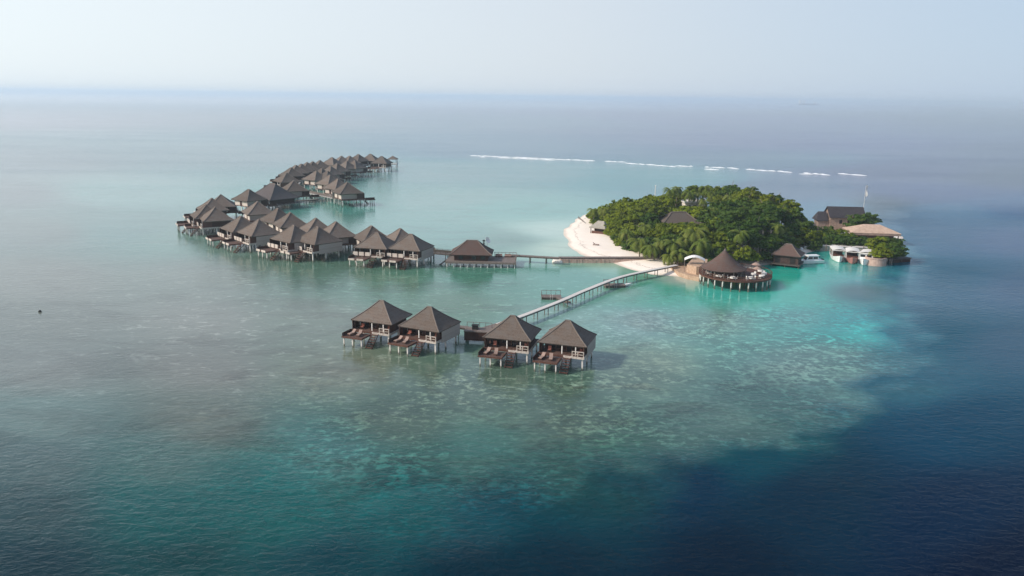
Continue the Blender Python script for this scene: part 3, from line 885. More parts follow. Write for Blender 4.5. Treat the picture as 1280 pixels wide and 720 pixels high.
def curve_px(pts, z, n=14):
    """smooth run through surveyed points"""
    W = [at(x, y, z) for x, y in pts]
    out_ = []
    for i in range(len(W) - 1):
        p0 = W[max(i - 1, 0)]; p1 = W[i]; p2 = W[i + 1]; p3 = W[min(i + 2, len(W) - 1)]
        k = max(2, n // (len(W) - 1))
        for j in range(k):
            u = j / k
            out_.append(0.5 * ((2 * p1) + (p2 - p0) * u + (2 * p0 - 5 * p1 + 4 * p2 - p3) * u * u + (3 * p1 - p0 - 3 * p2 + p3) * u ** 3))
    out_.append(W[-1])
    return out_

boardwalk('boardwalk', curve_px([(622, 405), (655, 393.5), (700, 376), (735, 361), (775, 346), (815, 337), (846, 331)], 1.9, 24),
          'long curved walkway on thin posts from the near villas to the sandy beach', 1.1, 1.9, 4.2, 'pale_plank', 'grey_wood', postr=0.09)
boardwalk('boardwalk', [at(538, 315, 2.0), at(566, 317.5, 2.0)], 'short dark walkway between the cluster of four villas and the pavilion deck', 1.6, 2.0, 4.5, 'grey_wood', 'dark_post', rail='dark_post')
boardwalk('boardwalk', [at(640, 318.5, 2.0), at(700, 322, 2.0)], 'straight dark walkway on posts between the pavilion deck and the groyne', 1.6, 2.0, 4.6, 'grey_wood', 'dark_post')
boardwalk('boardwalk', [at(568, 407, 2.0), at(584, 409, 2.0)], 'short dark footbridge between the left near pair and the landing box', 1.3, 2.0, 3, 'grey_wood', 'dark_post')
boardwalk('boardwalk', [at(488, 297, 2.0), at(462, 300, 2.0), at(440, 299, 2.0), at(420, 296, 2.0)], 'white railed footbridge joining the cluster of four to the long row', 1.8, 2.0, 3.2, 'pale_plank', 'white_paint', rail='white_paint')
sp = [(-54, 238.5), (-60, 242), (-69, 249), (-79, 258.5), (-88, 270), (-96, 285), (-101, 302), (-102, 322)]
boardwalk('boardwalk', sp, 'boardwalk between the two lines of the long left villa row', 1.8, 2.0, 4.5, 'pale_plank', 'grey_wood')
sp = [(-96, 346), (-102, 362), (-105.5, 385), (-108, 410), (-109, 440), (-107, 465), (-104, 488), (-97, 511), (-88, 521), (-77, 519)]
boardwalk('boardwalk', sp, 'boardwalk between the two far villa rows out to the lookout', 1.8, 2.0, 5, 'pale_plank', 'grey_wood')
boardwalk('boardwalk', [at(386, 241, 2.2), at(410, 246, 2.2), at(430, 250, 2.2)], 'pale railed walkway before the white panels of the inner far row', 1.6, 2.2, 2.6, 'pale_plank', 'white_paint', rail='grey_wood')
boardwalk('boardwalk', [at(370, 251, 2.0), at(398, 248.5, 2.0)], 'grey walkway from the big hall to the inner far row', 1.4, 2.0, 4, 'grey_wood', 'grey_wood')

# timber landing box between the near pairs
p = at(597, 411, 2.3)
root = empty('landing_stage', (p.x, p.y, 0), R(-8))
MB().box(-2.4, 2.6, -1.5, 1.5, 2.05, 2.2).build('deck', M['grey_wood'], root)
MB().box(-2.3, 2.5, -1.42, -1.3, 0.35, 2.048).box(-2.3, -2.18, -1.298, 1.4, 0.35, 2.048).box(2.38, 2.5, -1.298, 1.4, 0.35, 2.048).build('skirt_board', M['dark_wood'], root)
MB().box(-1.0, 0.1, -0.4, 0.4, 2.202, 3.0).box(-1.1, 0.2, -0.5, 0.5, 3.0, 3.08).build('storage_locker', M['black'], root)
for x in (-2.2, 2.4):
    for y in (-1.2, 1.2): MB().tube((x * .9, y * .9, -1.4), (x * .9, y * .9, 2.05), 0.13).build('post', M['dark_post'], root)
rl = MB()
for x in (-2.3, -1.1, 0.1, 1.3, 2.5): rl.box(x - 0.04, x + 0.04, 1.4, 1.48, 2.2, 3.1)
rl.box(-2.34, 2.54, 1.39, 1.49, 3.1, 3.17); rl.build('railing', M['grey_wood'], root)
tag(root, 'dark boxed timber landing with a black locker between the near villa pairs', 'landing stage')
boardwalk('boardwalk', [at(606, 410, 1.9), at(624, 404.5, 1.9)], 'short walkway behind the third near villa, from the landing box to the long walkway', 1.5, 1.88, 3, 'grey_wood', 'dark_post')

# swim pontoons beside the long walkway
def pontoon(px, py, W, D, rz, label, boat=False):
    p = at(px, py, 0.6)
    root = empty('swim_pontoon', (p.x, p.y, 0), R(rz))
    MB().box(-W / 2, W / 2, -D / 2, D / 2, 0.45, 0.62).build('deck', M['grey_wood'], root)
    MB().box(-W / 2 + .1, W / 2 - .1, -D / 2 + .1, D / 2 - .1, -0.2, 0.448).build('float', M['dark_post'], root)
    rl = MB()
    k = 0
    for x in np.linspace(-W / 2 + .1, W / 2 - .1, 5):
        rl.box(x - .04, x + .04, D / 2 - .14, D / 2 - .06, 0.62, 1.6)
    rl.box(-W / 2 + .06, W / 2 - .06, D / 2 - .15, D / 2 - .05, 1.6, 1.68)
    for y in np.linspace(-D / 2 + .1, D / 2 - .3, 3):
        rl.box(-W / 2 + .06, -W / 2 + .14, y - .04, y + .04, 0.62, 1.6)
    rl.build('railing', M['grey_wood'], root)
    ld = MB()
    for x in (-.25, .25): ld.tube((x, -D / 2 - .06, -.8), (x, -D / 2 - .06, 1.3), .035)
    ld.build('ladder', M['metal'], root)
    tag(root, label, 'pontoon')
    return root
pontoon(689, 370, 4.6, 2.6, 0, 'grey swim pontoon with railings on the left side of the curved walkway')
boardwalk('gangway', [at(697, 371.5, 0.66), at(712, 372.3, 1.7)], 'short gangway from the left swim pontoon to the curved walkway', 0.9, 0.75, 2.4, 'grey_wood', 'dark_post', cat='gangway')
pontoon(768, 355.5, 5.2, 2.4, 8, 'grey swim pontoon on the right side of the curved walkway')

# ------------------------------------------------------------------ hulls
def hull_mesh(L, B, H, draft=0.4, bow=0.55, n=12, sheer=0.5, stern=0.8):
    """bow at -Y"""
    b = MB(); vs = []; fs = []
    for k in range(n + 1):
        u = k / n
        y = -L / 2 + L * u
        wd = B / 2 * (min(1.0, (u / bow)) ** 0.6 if u < bow else 1 - (1 - stern) * ((u - bow) / (1 - bow)) ** 2)
        wd = max(wd, 0.04)
        zt = H + sheer * max(0, 1 - u / 0.5) ** 2
        rake = 0.5 * (1 - min(1, u / 0.3))
        vs += [(-wd, y - rake * .6, zt), (-wd * .8, y + rake * 0.3, 0.1), (0, y + rake, -draft), (wd * .8, y + rake * 0.3, 0.1), (wd, y - rake * .6, zt)]
    for k in range(n):
        for i in range(4):
            fs.append((k * 5 + i, k * 5 + i + 1, k * 5 + 6 + i, k * 5 + 5 + i))
        # deck inset
        fs.append((k * 5 + 4, k * 5, k * 5 + 5, k * 5 + 9))
    fs.append(tuple(range(n * 5, n * 5 + 5)))
    b.add(vs, fs)
    return b

# small pale dinghy tied at the right pontoon
p = at(779, 357.5, 0)
root = empty('dinghy', (p.x, p.y, 0), R(100))
hull_mesh(3.6, 1.5, 0.45, .2, n=8, sheer=.3).build('hull', M['boat_white'], root)
MB().box(-.6, .6, -.2, .1, .46, .54).box(-.6, .6, .8, 1.1, .46, .54).build('thwart', M['grey_wood'], root)
tag(root, 'small pale dinghy tied beside the right hand swim pontoon', 'boat')

# ------------------------------------------------------------------ pavilion on the straight walkway
p = at(590, 323, 1.6)
root = empty('pavilion', (p.x, p.y, 0), R(-2))
rb, rings = hip_roof(11.6, 8.0, 3.0, 3.3, 6.6, along='X')
rf = rb.build('roof', M['thatch_red'], root); hip_caps(rings, .12).build('ridge_cap', M['ridge'], rf)
dk = MB().box(-6.8, 12.2, -4.6, 4.2, 1.3, 1.55); dk.build('deck', M['grey_wood'], root)
MB().box(-6.9, 12.3, -4.72, -4.603, 1.05, 1.58).build('edge_beam', M['grey_wood'], root)
MB().box(-4.6, 4.6, -2.9, -2.75, 1.55, 3.3).box(-4.6, -4.45, -2.75, 2.8, 1.55, 3.3).box(4.45, 4.6, -2.75, 2.8, 1.55, 3.3).box(-4.45, 4.45, 2.7, 2.8, 1.55, 3.3).build('wall', M['dark_wood'], root)
for x in (-2.8, 0.8, 3.2): MB().box(x - .6, x + .6, -2.96, -2.905, 1.9, 3.0).build('window', M['glass'], root)
for x in np.linspace(-6.4, 11.9, 11):
    for y in (-4.3, 3.8): MB().tube((x, y, -1.4), (x, y, 1.3), .13).build('post', M['white_paint'] if y < 0 else M['dark_post'], root)
rl = MB()
for x in np.linspace(6.0, 12.1, 7): rl.box(x - .05, x + .05, 4.05, 4.15, 1.55, 2.6)
rl.box(5.9, 12.2, 4.04, 4.16, 2.6, 2.7); rl.box(12.06, 12.18, -4.5, 4.0, 2.5, 2.62)
for y in (-4.4, -2.2, 0, 2.2): rl.box(12.06, 12.16, y - .05, y + .05, 1.55, 2.5)
rl.build('railing', M['grey_wood'], root)
st = MB()
for k in range(6): st.box(-7.0 - .32 * (k + 1), -7.0 - .32 * k, -2.2, -.9, 1.25 - k * .25 - .06, 1.25 - k * .25)
st.bar((-6.9, -2.25, 1.4), (-9.0, -2.25, -.2), .08, .25); st.bar((-6.9, -.85, 1.4), (-9.0, -.85, -.2), .08, .25)
st.build('stairs', M['dark_post'], root)
tag(root, 'brown hip roofed pavilion on a wide timber deck midway along the straight walkway', 'pavilion')
bp_ = root
# pale daybeds at the back rail of the deck
for k, x in enumerate((7.2, 9.8)):
    q = bp_.matrix_basis @ Vector((x, 3.2, 1.553))
    r2 = empty('daybed', q, R(-2))
    MB().box(-1.0, 1.0, -.45, .45, .12, .3).box(-.9, -.8, -.4, .4, 0, .12).box(.8, .9, -.4, .4, 0, .12).build('frame', M['brown_wood'], r2)
    MB().box(-.98, .98, -.43, .43, .302, .46).build('mattress', M['cushion'], r2)
    MB().box(-.95, .95, .30, .43, .462, .8).build('backrest', M['cushion'], r2)
    tag(r2, 'white daybed by the rear rail of the pavilion deck, %s one' % ('nearer the roof', 'farther from the roof')[k], 'daybed', 'daybeds on the pavilion deck')
# satellite dish and black tank behind the roof
q = bp_.matrix_basis @ Vector((3.9, 3.6, 1.55))
r2 = empty('satellite_dish', q, R(30))
MB().tube((0, 0, 0), (0, 0, 4.3), .07).build('pole', M['metal'], r2)
ds = MB(); ds.lathe([(0.01, 0), (.35, .05), (.65, .16), (.9, .34)], 20); ds.lathe([(.9, .34), (.9, .30), (.65, .12), (.35, .01), (.01, -.04)], 20)
dsh = ds.build('dish', M['white_paint'], r2, (0, 0, 4.5), True); dsh.rotation_euler = (R(60), 0, R(20))
tag(r2, 'white satellite dish on a pole behind the pavilion roof', 'satellite dish')
q = bp_.matrix_basis @ Vector((3.0, 3.5, 1.55))
r2 = empty('chimney_pipe', q)
MB().tube((0, 0, 0), (0, 0, 3.9), .22, .22, 10).build('pipe', M['black'], r2)
MB().lathe([(.01, 4.75), (.42, 4.45), (.42, 4.3), (.01, 4.3)], 12).tube((0, 0, 3.9), (0, 0, 4.3), .12).build('cowl', M['black'], r2)
tag(r2, 'black capped pipe rising behind the right slope of the pavilion roof', 'pipe')

# ------------------------------------------------------------------ groyne with boards
g0 = at(700, 325, 0.6); g1 = at(835, 325, 0.6)
d = (g1 - g0); L = d.length; ang = math.atan2(d.y, d.x)
root = empty('groyne', (g0.x, g0.y, 0), ang)
b = MB(); rr2 = random.Random(5)
nseg = 40
for k in range(nseg):
    x0 = L * k / nseg; x1 = L * (k + 1) / nseg - .06
    b.box(x0, x1, -1.25 - rr2.random() * .15, 1.25, -1.2, 0.95 + rr2.random() * .1)
b.build('rubble_base', M['pink_stone'], root)
MB().box(-.3, L, -1.0, 1.0, 1.25, 1.42).build('deck', M['grey_wood'], root)
MB().box(.2, L, -.9, -.75, 1.05, 1.248).box(.2, L, .75, .9, 1.05, 1.248).build('beam', M['dark_post'], root)
b = MB(); b.lathe([(1.7, -1.2), (1.65, .3), (1.4, .8), (0.01, 1.0)], 14); b.build('end_stone', M['plaster'], root, (-.6, -.2, 0))
tag(root, 'long low groyne with dark boards on top running onto the sandy beach', 'groyne')

# ------------------------------------------------------------------ round restaurant
c0 = at(919, 342.0, 2.7)
root = empty('round_restaurant', (c0.x, c0.y, 0.5))
RD = 8.9
MB().lathe([(0.01, 2.2), (RD, 2.2), (RD, 1.88), (0.01, 1.88)], 48).build('deck', M['brown_wood'], root)
rc = at(906, 335.5, 4.4); rx, ry = rc.x - c0.x, rc.y - c0.y + 1.0
prof = []
for k in range(9):
    u = k / 8; prof.append((5.6 * (1 - u) + .03, 3.9 + 4.6 * (u - .10 * 4 * u * (1 - u))))
rf = MB().lathe([(0.01, 3.7), (5.45, 3.7)] + prof, 36, rx, ry).build('roof', M['thatch_red'], root)
MB().lathe([(.35, 8.1), (.3, 8.5), (.02, 8.75)], 10, rx, ry).build('finial', M['ridge'], rf)
MB().lathe([(3.6, 2.2), (3.6, 3.75)], 24, rx, ry).build('wall', M['dark_wood'], root)
for k in range(14):
    g = 2 * math.pi * k / 14
    x, y = rx + 5.2 * math.cos(g), ry + 5.2 * math.sin(g)
    if math.hypot(x, y) < RD - .2: MB().tube((x, y, 2.2), (x, y, 3.85), .1).build('roof_post', M['grey_wood'], root)
for k in range(26):
    g = 2 * math.pi * k / 26
    MB().tube(((RD - .35) * math.cos(g), (RD - .35) * math.sin(g), -1.4), ((RD - .35) * math.cos(g), (RD - .35) * math.sin(g), 1.75), .16, .16, 8).build('stilt', M['stilt'], root)
for k in range(12):
    g = 2 * math.pi * (k + .3) / 12
    MB().tube((5.6 * math.cos(g), 5.6 * math.sin(g), -1.4), (5.6 * math.cos(g), 5.6 * math.sin(g), 1.75), .15).build('stilt', M['dark_post'], root)
rl = MB()
for k in range(60):
    g = 2 * math.pi * k / 60
    x, y = (RD - .12) * math.cos(g), (RD - .12) * math.sin(g)
    rl.box(x - .04, x + .04, y - .04, y + .04, 2.2, 3.1)
rl.lathe([(RD - .18, 3.1), (RD - .06, 3.1), (RD - .06, 3.2), (RD - .18, 3.2), (RD - .18, 3.1)], 48)
rl.lathe([(RD - .14, 2.6), (RD - .10, 2.6), (RD - .10, 2.68), (RD - .14, 2.68), (RD - .14, 2.6)], 48)
rl.build('railing', M['brown_wood'], root)
tag(root, 'round restaurant with a conical brown roof on white stilts at the island edge', 'restaurant')
# tables and folded white parasols on its open deck
def make_table():
    r2 = empty('dining_table')
    MB().lathe([(.01, .74), (.62, .74), (.66, .35), (.01, .35)], 14).build('tablecloth', M['white_paint'], r2)
    MB().tube((0, 0, 0), (0, 0, .35), .09).build('leg', M['dark_post'], r2)
    for g in (0.4, 2.5, 4.6):
        x, y = 1.0 * math.cos(g), 1.0 * math.sin(g)
        ch = MB(); ch.box(x - .22, x + .22, y - .22, y + .22, .42, .48); ch.box(x - .22, x + .22, y + .2, y + .25, .48, .95)
        for a_ in (-.18, .18):
            for b_ in (-.18, .18): ch.box(x + a_ - .025, x + a_ + .025, y + b_ - .025, y + b_ + .025, 0, .42)
        yield_obj.append((ch, x, y))
    return r2
yield_obj = []
tb = make_table()
def make_dchair():
    r2 = empty('dining_chair')
    ch = MB().box(-.24, .24, -.24, .24, .42, .48)
    for a_ in (-.2, .2):
        for b_ in (-.2, .2): ch.box(a_ - .025, a_ + .025, b_ - .025, b_ + .025, 0, .42)
    ch.build('seat', M['white_paint'], r2)
    MB().box(-.24, .24, .2, .25, .482, 1.0).build('backrest', M['white_paint'], r2)
    return r2
dc = make_dchair(); firstc = True
def make_parasol():
    r2 = empty('parasol')
    MB().tube((0, 0, 0), (0, 0, 2.5), .04).build('pole', M['grey_wood'], r2)
    MB().lathe([(.3, .0), (.3, .08), (.06, .12)], 10).build('base', M['stone'], r2)
    cn = MB().lathe([(1.15, 2.0), (.6, 2.35), (.03, 2.6)], 8); cn.lathe([(1.15, 1.99), (.6, 2.33), (.03, 2.57)], 8); cn.build('canopy', M['cushion'], r2)
    return r2
pr = make_parasol(); firstp = True
k = 0
where = ['left edge', 'front left edge', 'front edge below the cone', 'front right edge', 'right edge', 'right rear edge', 'rear of the open side', 'middle of the open side']
spots = [(192, 7.2), (222, 7.3), (250, 7.3), (285, 7.2), (318, 7.0), (345, 6.9), (12, 6.8), (325, 4.6)]
for k, (a_, r_) in enumerate(spots):
    o = tb if k == 0 else copy_tree(tb)
    q = Vector((c0.x + r_ * math.cos(R(a_)), c0.y + r_ * math.sin(R(a_)), 2.703))
    o.location = q
    tag(o, 'white clothed dining table at the %s of the round restaurant deck' % where[k], 'dining table', 'tables on the round restaurant deck')
    for j, g in enumerate((R(a_) + 1.57, R(a_) - 1.57)):
        c_ = dc if firstc else copy_tree(dc); firstc = False
        c_.location = (q.x + .95 * math.cos(g), q.y + .95 * math.sin(g), 2.703); c_.rotation_euler = (0, 0, g - math.pi / 2)
        tag(c_, 'white dining chair at the table on the %s of the restaurant' % where[k], 'chair', 'chairs at the dining table, ' + where[k])
    if k in (4, 6):
        c_ = pr if firstp else copy_tree(pr); firstp = False
        c_.location = (q.x - 1.1 * math.cos(R(a_)), q.y - 1.1 * math.sin(R(a_)) + .6, 2.703)
        tag(c_, 'pale open parasol by the table at the %s of the restaurant' % where[k], 'parasol', 'parasols on the round restaurant deck')

# stone sea wall left of the restaurant
wl = [at(x, y, 0.3) for x, y in ((838, 338), (848, 344), (860, 348), (874, 350.5), (884, 349))]
back = [at(x, y, 0.3) for x, y in ((884, 336), (870, 336), (858, 334), (846, 331))]
poly = [(v.x, v.y) for v in wl + back]
root = empty('sea_wall', (poly[0][0], poly[0][1], 0))
loc = [(x - poly[0][0], y - poly[0][1]) for x, y in poly]
MB().prism(loc, -1.2, 1.15).build('lower_tier', M['stone'], root)
up_p = [at(x, y, 1.2) for x, y in ((858, 340), (870, 343), (882, 343), (884, 333), (866, 331))]
MB().prism([(v.x - poly[0][0], v.y - poly[0][1]) for v in up_p], 1.152, 3.2).build('upper_tier', M['stone'], root)
tag(root, 'two tiered tan stone sea wall on the beach left of the round restaurant', 'sea wall')
p = at(868, 330, 3.2)
root = empty('canvas_awning', (p.x, p.y, 0), R(-12))
aw = MB()
n = 8
for s_ in (0, .06):
    vs = []
    for k in range(n + 1):
        u = k / n; vs += [(-2.6 + 5.2 * u, -1.2, 4.3 + .9 * math.sin(math.pi * u) - s_), (-2.6 + 5.2 * u, 1.2, 4.5 + .9 * math.sin(math.pi * u) - s_)]
    aw.add(vs, [(2 * k, 2 * k + 2, 2 * k + 3, 2 * k + 1) for k in range(n)])
aw.build('canopy', M['white_paint'], root)
for x in (-2.5, 2.5):
    for y in (-1.1, 1.1): MB().tube((x, y, .8), (x, y, 4.35), .06).build('post', M['grey_wood'], root)
tag(root, 'white curved canvas awning above the stone sea wall', 'awning')

# ------------------------------------------------------------------ dark boathouse pavilion
p = at(985, 318, 3)
root = empty('boathouse', (p.x, p.y, 0), R(-28))
rb, rings = hip_roof(8.0, 7.0, 1.6, 3.2, 5.9)
rf = rb.build('roof', M['thatch_red'], root); hip_caps(rings, .12).build('ridge_cap', M['ridge'], rf)
MB().box(-3.3, 3.3, -2.8, 2.8, .9, 3.1).build('wall', M['boat_dark'], root)
MB().box(-3.9, 3.9, -3.9, 3.4, .55, .88).build('deck', M['dark_post'], root)
for x in (-3.6, 0, 3.6):
    for y in (-3.6, 3.1): MB().tube((x, y, -1.4), (x, y, .55 if y < 0 else .55), .15).build('post', M['dark_post'], root)
for x in (-2.2, 1.8): MB().box(x - .7, x + .7, -2.86, -2.803, .95, 2.7).build('door', M['black'], root)
tag(root, 'dark walled boathouse with a red brown hip roof beside the white speedboat', 'boathouse')

# ------------------------------------------------------------------ speedboat and dinghies
p = at(1010, 329, 0)
root = empty('speedboat', (p.x, p.y, 0), R(-78))
hull_mesh(8.6, 2.7, .95, .3, .5, 14, .45, .95).build('hull', M['boat_white'], root)
cb = MB(); cb.add([(-.95, -1.3, .95), (.95, -1.3, .95), (1.05, 2.6, .95), (-1.05, 2.6, .95), (-.8, -.5, 2.2), (.8, -.5, 2.2), (.95, 2.5, 2.25), (-.95, 2.5, 2.25)],
       [(3, 2, 1, 0), (4, 5, 6, 7), (0, 1, 5, 4), (1, 2, 6, 5), (2, 3, 7, 6), (3, 0, 4, 7)])
cb.build('cabin', M['boat_white'], root)
for sx in (-1, 1):
    wn_ = MB(); wn_.add([(sx * 1.0, -.75, 1.35), (sx * 1.06, .7, 1.35), (sx * .98, .7, 2.0), (sx * .90, -.45, 2.0)], [(0, 1, 2, 3)] if sx > 0 else [(3, 2, 1, 0)])
    wn_.add([(sx * 1.07, .95, 1.35), (sx * 1.1, 2.3, 1.35), (sx * 1.0, 2.3, 2.0), (sx * .98, .95, 2.0)], [(0, 1, 2, 3)] if sx > 0 else [(3, 2, 1, 0)])
    wn_.build('side_window', M['glass'], root)
wn_ = MB().add([(-.8, -1.22, 1.2), (.8, -1.22, 1.2), (.72, -.68, 2.05), (-.72, -.68, 2.05)], [(0, 1, 2, 3)]); wn_.build('windscreen', M['glass'], root)
MB().box(-1.05, 1.05, -.7, 2.9, 2.27, 2.35).build('hard_top', M['boat_white'], root)
MB().box(-.5, -.1, 4.25, 4.6, .2, 1.2).box(.1, .5, 4.25, 4.6, .2, 1.2).build('outboard_motor', M['black'], root)
tag(root, 'white cabin speedboat moored by the dark boathouse', 'boat')
for k, (px, py, rz) in enumerate(((1000, 313.5, 20), (1007, 312, -30))):
    p = at(px, py, 0)
    root = empty('jet_ski', (p.x, p.y, 0), R(rz)) if k == 0 else None
    if k == 0:
        hull_mesh(3.2, 1.2, .55, .2, .5, 8, .25, .8).build('hull', M['boat_white'], root)
        MB().box(-.22, .22, -.2, 1.1, .56, .95).build('seat', M['boat_dark'], root)
        MB().box(-.3, .3, -.75, -.25, .6, 1.1).box(-.45, .45, -.5, -.42, 1.1, 1.17).build('handlebar', M['boat_white'], root)
        js = root
    else:
        root = copy_tree(js); root.location = (p.x, p.y, 0); root.rotation_euler = (0, 0, R(rz))
    tag(root, 'small white jet ski afloat behind the speedboat, %s one' % ('left', 'right')[k], 'jet ski', 'jet skis behind the speedboat')

# ------------------------------------------------------------------ three covered boats at the quay
def dhoni(px, py, rz, hullm, roofm, label, L=9.5, B=3.9, cabin=False):
    p = at(px, py, 0)
    root = empty('dhoni_boat', (p.x, p.y, 0), R(rz))
    hull_mesh(L, B, 1.15, .4, .45, 14, .9, .85).build('hull', hullm, root)
    MB().box(-B / 2 + .35, B / 2 - .35, -L * .18, L * .42, 1.16, 1.2).build('deck', M['boat_dark'], root)
    rf = MB()
    n = 8; y0, y1 = -L * .22, L * .44; hw = B / 2 - .1
    for s_ in (0, .1):
        vs = []
        for k in range(n + 1):
            u = k / n; x = -hw + 2 * hw * u; z = 3.1 + .35 * math.sin(math.pi * u) - s_
            vs += [(x, y0, z), (x, y1, z)]
        rf.add(vs, [(2 * k, 2 * k + 2, 2 * k + 3, 2 * k + 1) for k in range(n)])
    rf.box(-hw, hw, y0 - .06, y0 - .003, 2.95, 3.15)
    rf.build('canopy', roofm, root)
    for x in (-hw + .15, hw - .15):
        for y in (y0 + .2, 0, y1 - .2): MB().box(x - .06, x + .06, y - .06, y + .06, 1.1, 3.05).build('post', roofm, root)
    if cabin:
        MB().box(-hw + .3, hw - .3, y0 + .3, y1 - 1.2, 1.205, 2.9).build('cabin', M['boat_white'], root)
        MB().box(-hw + .5, -.15, y0 + .24, y0 + .297, 1.9, 2.6).box(.15, hw - .5, y0 + .24, y0 + .297, 1.9, 2.6).build('window', M['glass'], root)
    else:
        MB().box(-hw + .4, hw - .4, 1.2, y1 - .4, 1.205, 2.6).build('cabin', M['boat_dark'], root)
        sb_ = MB()
        for y in (-1.2, -.2): sb_.box(-hw + .4, hw - .4, y, y + .4, 1.205, 1.65)
        sb_.build('bench', M['brown_wood'], root)
    tag(root, label, 'boat', 'boats moored at the quay')
dhoni(1046.5, 324.5, -14, M['boat_white'], M['white_roof'], 'covered boat with white hull and roof, leftmost of three at the quay')
dhoni(1064.5, 326.5, -20, M['boat_red'], M['white_roof'], 'covered boat with a dull red hull in the middle of three at the quay')
dhoni(1083, 328.5, -34, M['boat_white'], M['white_roof'], 'white cabin boat with high bow beside the round stone planter', cabin=True, B=4.2)

# quay behind the boats
q0 = at(1008, 309, .8); q1 = at(1098, 313, .8)
d = q1 - q0; L = d.length
root = empty('quay', (q0.x, q0.y, 0), math.atan2(d.y, d.x))
MB().box(0, L, -.8, 5.0, -1.3, 1.5).build('wall', M['rock'], root)
MB().box(0, L, -1.0, 5.0, 1.502, 1.62).build('coping', M['pale_plank'], root)
for x in np.linspace(2, L - 1, 6): MB().tube((x, -1.2, -1.3), (x, -1.2, 2.3), .14).build('mooring_post', M['grey_wood'], root)
tag(root, 'pale topped stone quay where the three covered boats are moored', 'quay')

# round stone planter
p = at(1099, 333, 0)
pl_c = Vector((p.x, p.y + 2.6, 0))
root = empty('stone_planter', pl_c)
b = MB(); b.lathe([(2.9, -1.3), (2.85, .6), (2.75, 1.9), (2.9, 1.95), (2.9, 2.25), (2.5, 2.25), (2.5, 1.9), (.01, 1.9)], 28); b.build('drum', M['pink_stone'], root)
tag(root, 'round pink stone planter standing in the water under a leafy bush', 'planter')

# ------------------------------------------------------------------ buildings on the small island
p = at(1054, 281, 2.5)
root = empty('stone_house', (p.x, p.y, 0), R(-4))
W_, D_ = 11.5, 7.0
hb = MB()
for x0, x1, z0, z1 in ((-W_ / 2, W_ / 2, .8, 3.3), (-W_ / 2, -2.6, 3.3, 4.7), (-1.6, .2, 3.3, 4.7), (1.2, W_ / 2, 3.3, 4.7), (-W_ / 2, W_ / 2, 4.7, 6.0)):
    hb.box(x0, x1, -D_ / 2, -D_ / 2 + .25, z0, z1)
hb.box(-W_ / 2, W_ / 2, D_ / 2 - .25, D_ / 2, .8, 6.0)
for sx in (-1, 1):
    x0, x1 = (-W_ / 2, -W_ / 2 + .25) if sx < 0 else (W_ / 2 - .25, W_ / 2)
    hb.box(x0, x1, -D_ / 2 + .252, D_ / 2 - .252, .8, 6.0)
    hb.add([(x0, -D_ / 2, 6.002), (x0, D_ / 2, 6.002), (x0, 0, 8.7), (x1, -D_ / 2, 6.002), (x1, D_ / 2, 6.002), (x1, 0, 8.7)], [(0, 2, 1), (3, 4, 5), (0, 3, 5, 2), (1, 2, 5, 4), (0, 1, 4, 3)])
hb.build('wall', M['wall_stone'], root)
for x in (-2.1, .7):
    wn_ = MB().box(x - .5, x + .5, -D_ / 2 + .12, -D_ / 2 + .18, 3.3, 4.7).build('window', M['glass'], root)
    MB().box(x - .55, x + .55, -D_ / 2 - .08, -D_ / 2 - .003, 3.2, 3.3).build('sill', M['stone'], wn_)
rf = MB()
for sy in (-1, 1):
    y0, y1 = sy * (D_ / 2 + .7), 0
    rf.add([(-W_ / 2 - .5, y0, 5.65), (W_ / 2 + .5, y0, 5.65), (W_ / 2 + .5, y1, 8.95), (-W_ / 2 - .5, y1, 8.95),
            (-W_ / 2 - .5, y0, 5.45), (W_ / 2 + .5, y0, 5.45), (W_ / 2 + .5, y1, 8.73), (-W_ / 2 - .5, y1, 8.73)],
           [(0, 1, 2, 3), (7, 6, 5, 4), (0, 4, 5, 1), (1, 5, 6, 2), (3, 7, 4, 0)])
rf.build('roof', M['slate'], root)
an = MB().box(-9.4, -W_ / 2 - .003, -2.6, 2.4, .8, 4.6); an.build('annex_wall', M['wall_stone'], root)
ar = MB()
for sy in (-1, 1):
    y0 = -.1 + sy * 3.1
    ar.add([(-10.1, y0, 4.3), (-W_ / 2 - .52, y0, 4.3), (-W_ / 2 - .52, -.1, 7.1), (-9.2, -.1, 7.1), (-10.1, y0, 4.1), (-W_ / 2 - .52, y0, 4.1), (-W_ / 2 - .52, -.1, 6.9), (-9.2, -.1, 6.9)],
           [(0, 1, 2, 3), (7, 6, 5, 4), (0, 4, 5, 1), (3, 7, 4, 0), (1, 5, 6, 2)])
ar.add([(-10.1, -3.2, 4.3), (-9.2, -.1, 7.1), (-10.1, 3.0, 4.3), (-10.0, -3.2, 4.1), (-10.0, 3.0, 4.1)], [(0, 1, 2), (0, 2, 4, 3)])
ar.build('annex_roof', M['slate'], root)
tag(root, 'stone house with a dark slate gable roof on the small islet', 'house')

p = at(1089, 288, 4.0)
root = empty('garden_pavilion', (p.x, p.y, 0), R(-6))
rb, rings = hip_roof(15.5, 10.5, 5.0, 3.9, 6.0, sag=.02)
rf = rb.build('roof', M['tan_roof'], root)
MB().box(-7.6, 7.6, -5.2, -5.1, 3.15, 3.66).box(-7.6, 7.6, 5.1, 5.2, 3.15, 3.66).box(-7.6, -7.5, -5.097, 5.097, 3.15, 3.66).box(7.5, 7.6, -5.097, 5.097, 3.15, 3.66).build('fascia', M['wall_stone'], rf)
MB().box(-5.5, 6.0, -3.6, 3.6, .6, 3.6).build('wall', M['dark_wood'], root)
for x in (-7, -2.4, 2.4, 7):
    for y in (-4.7, 4.7): MB().box(x - .12, x + .12, y - .12, y + .12, .4, 3.66).build('post', M['brown_wood'], root)
tag(root, 'low pavilion with a broad tan hip roof on the small islet', 'pavilion')
p = at(1058, 292, 3.2)
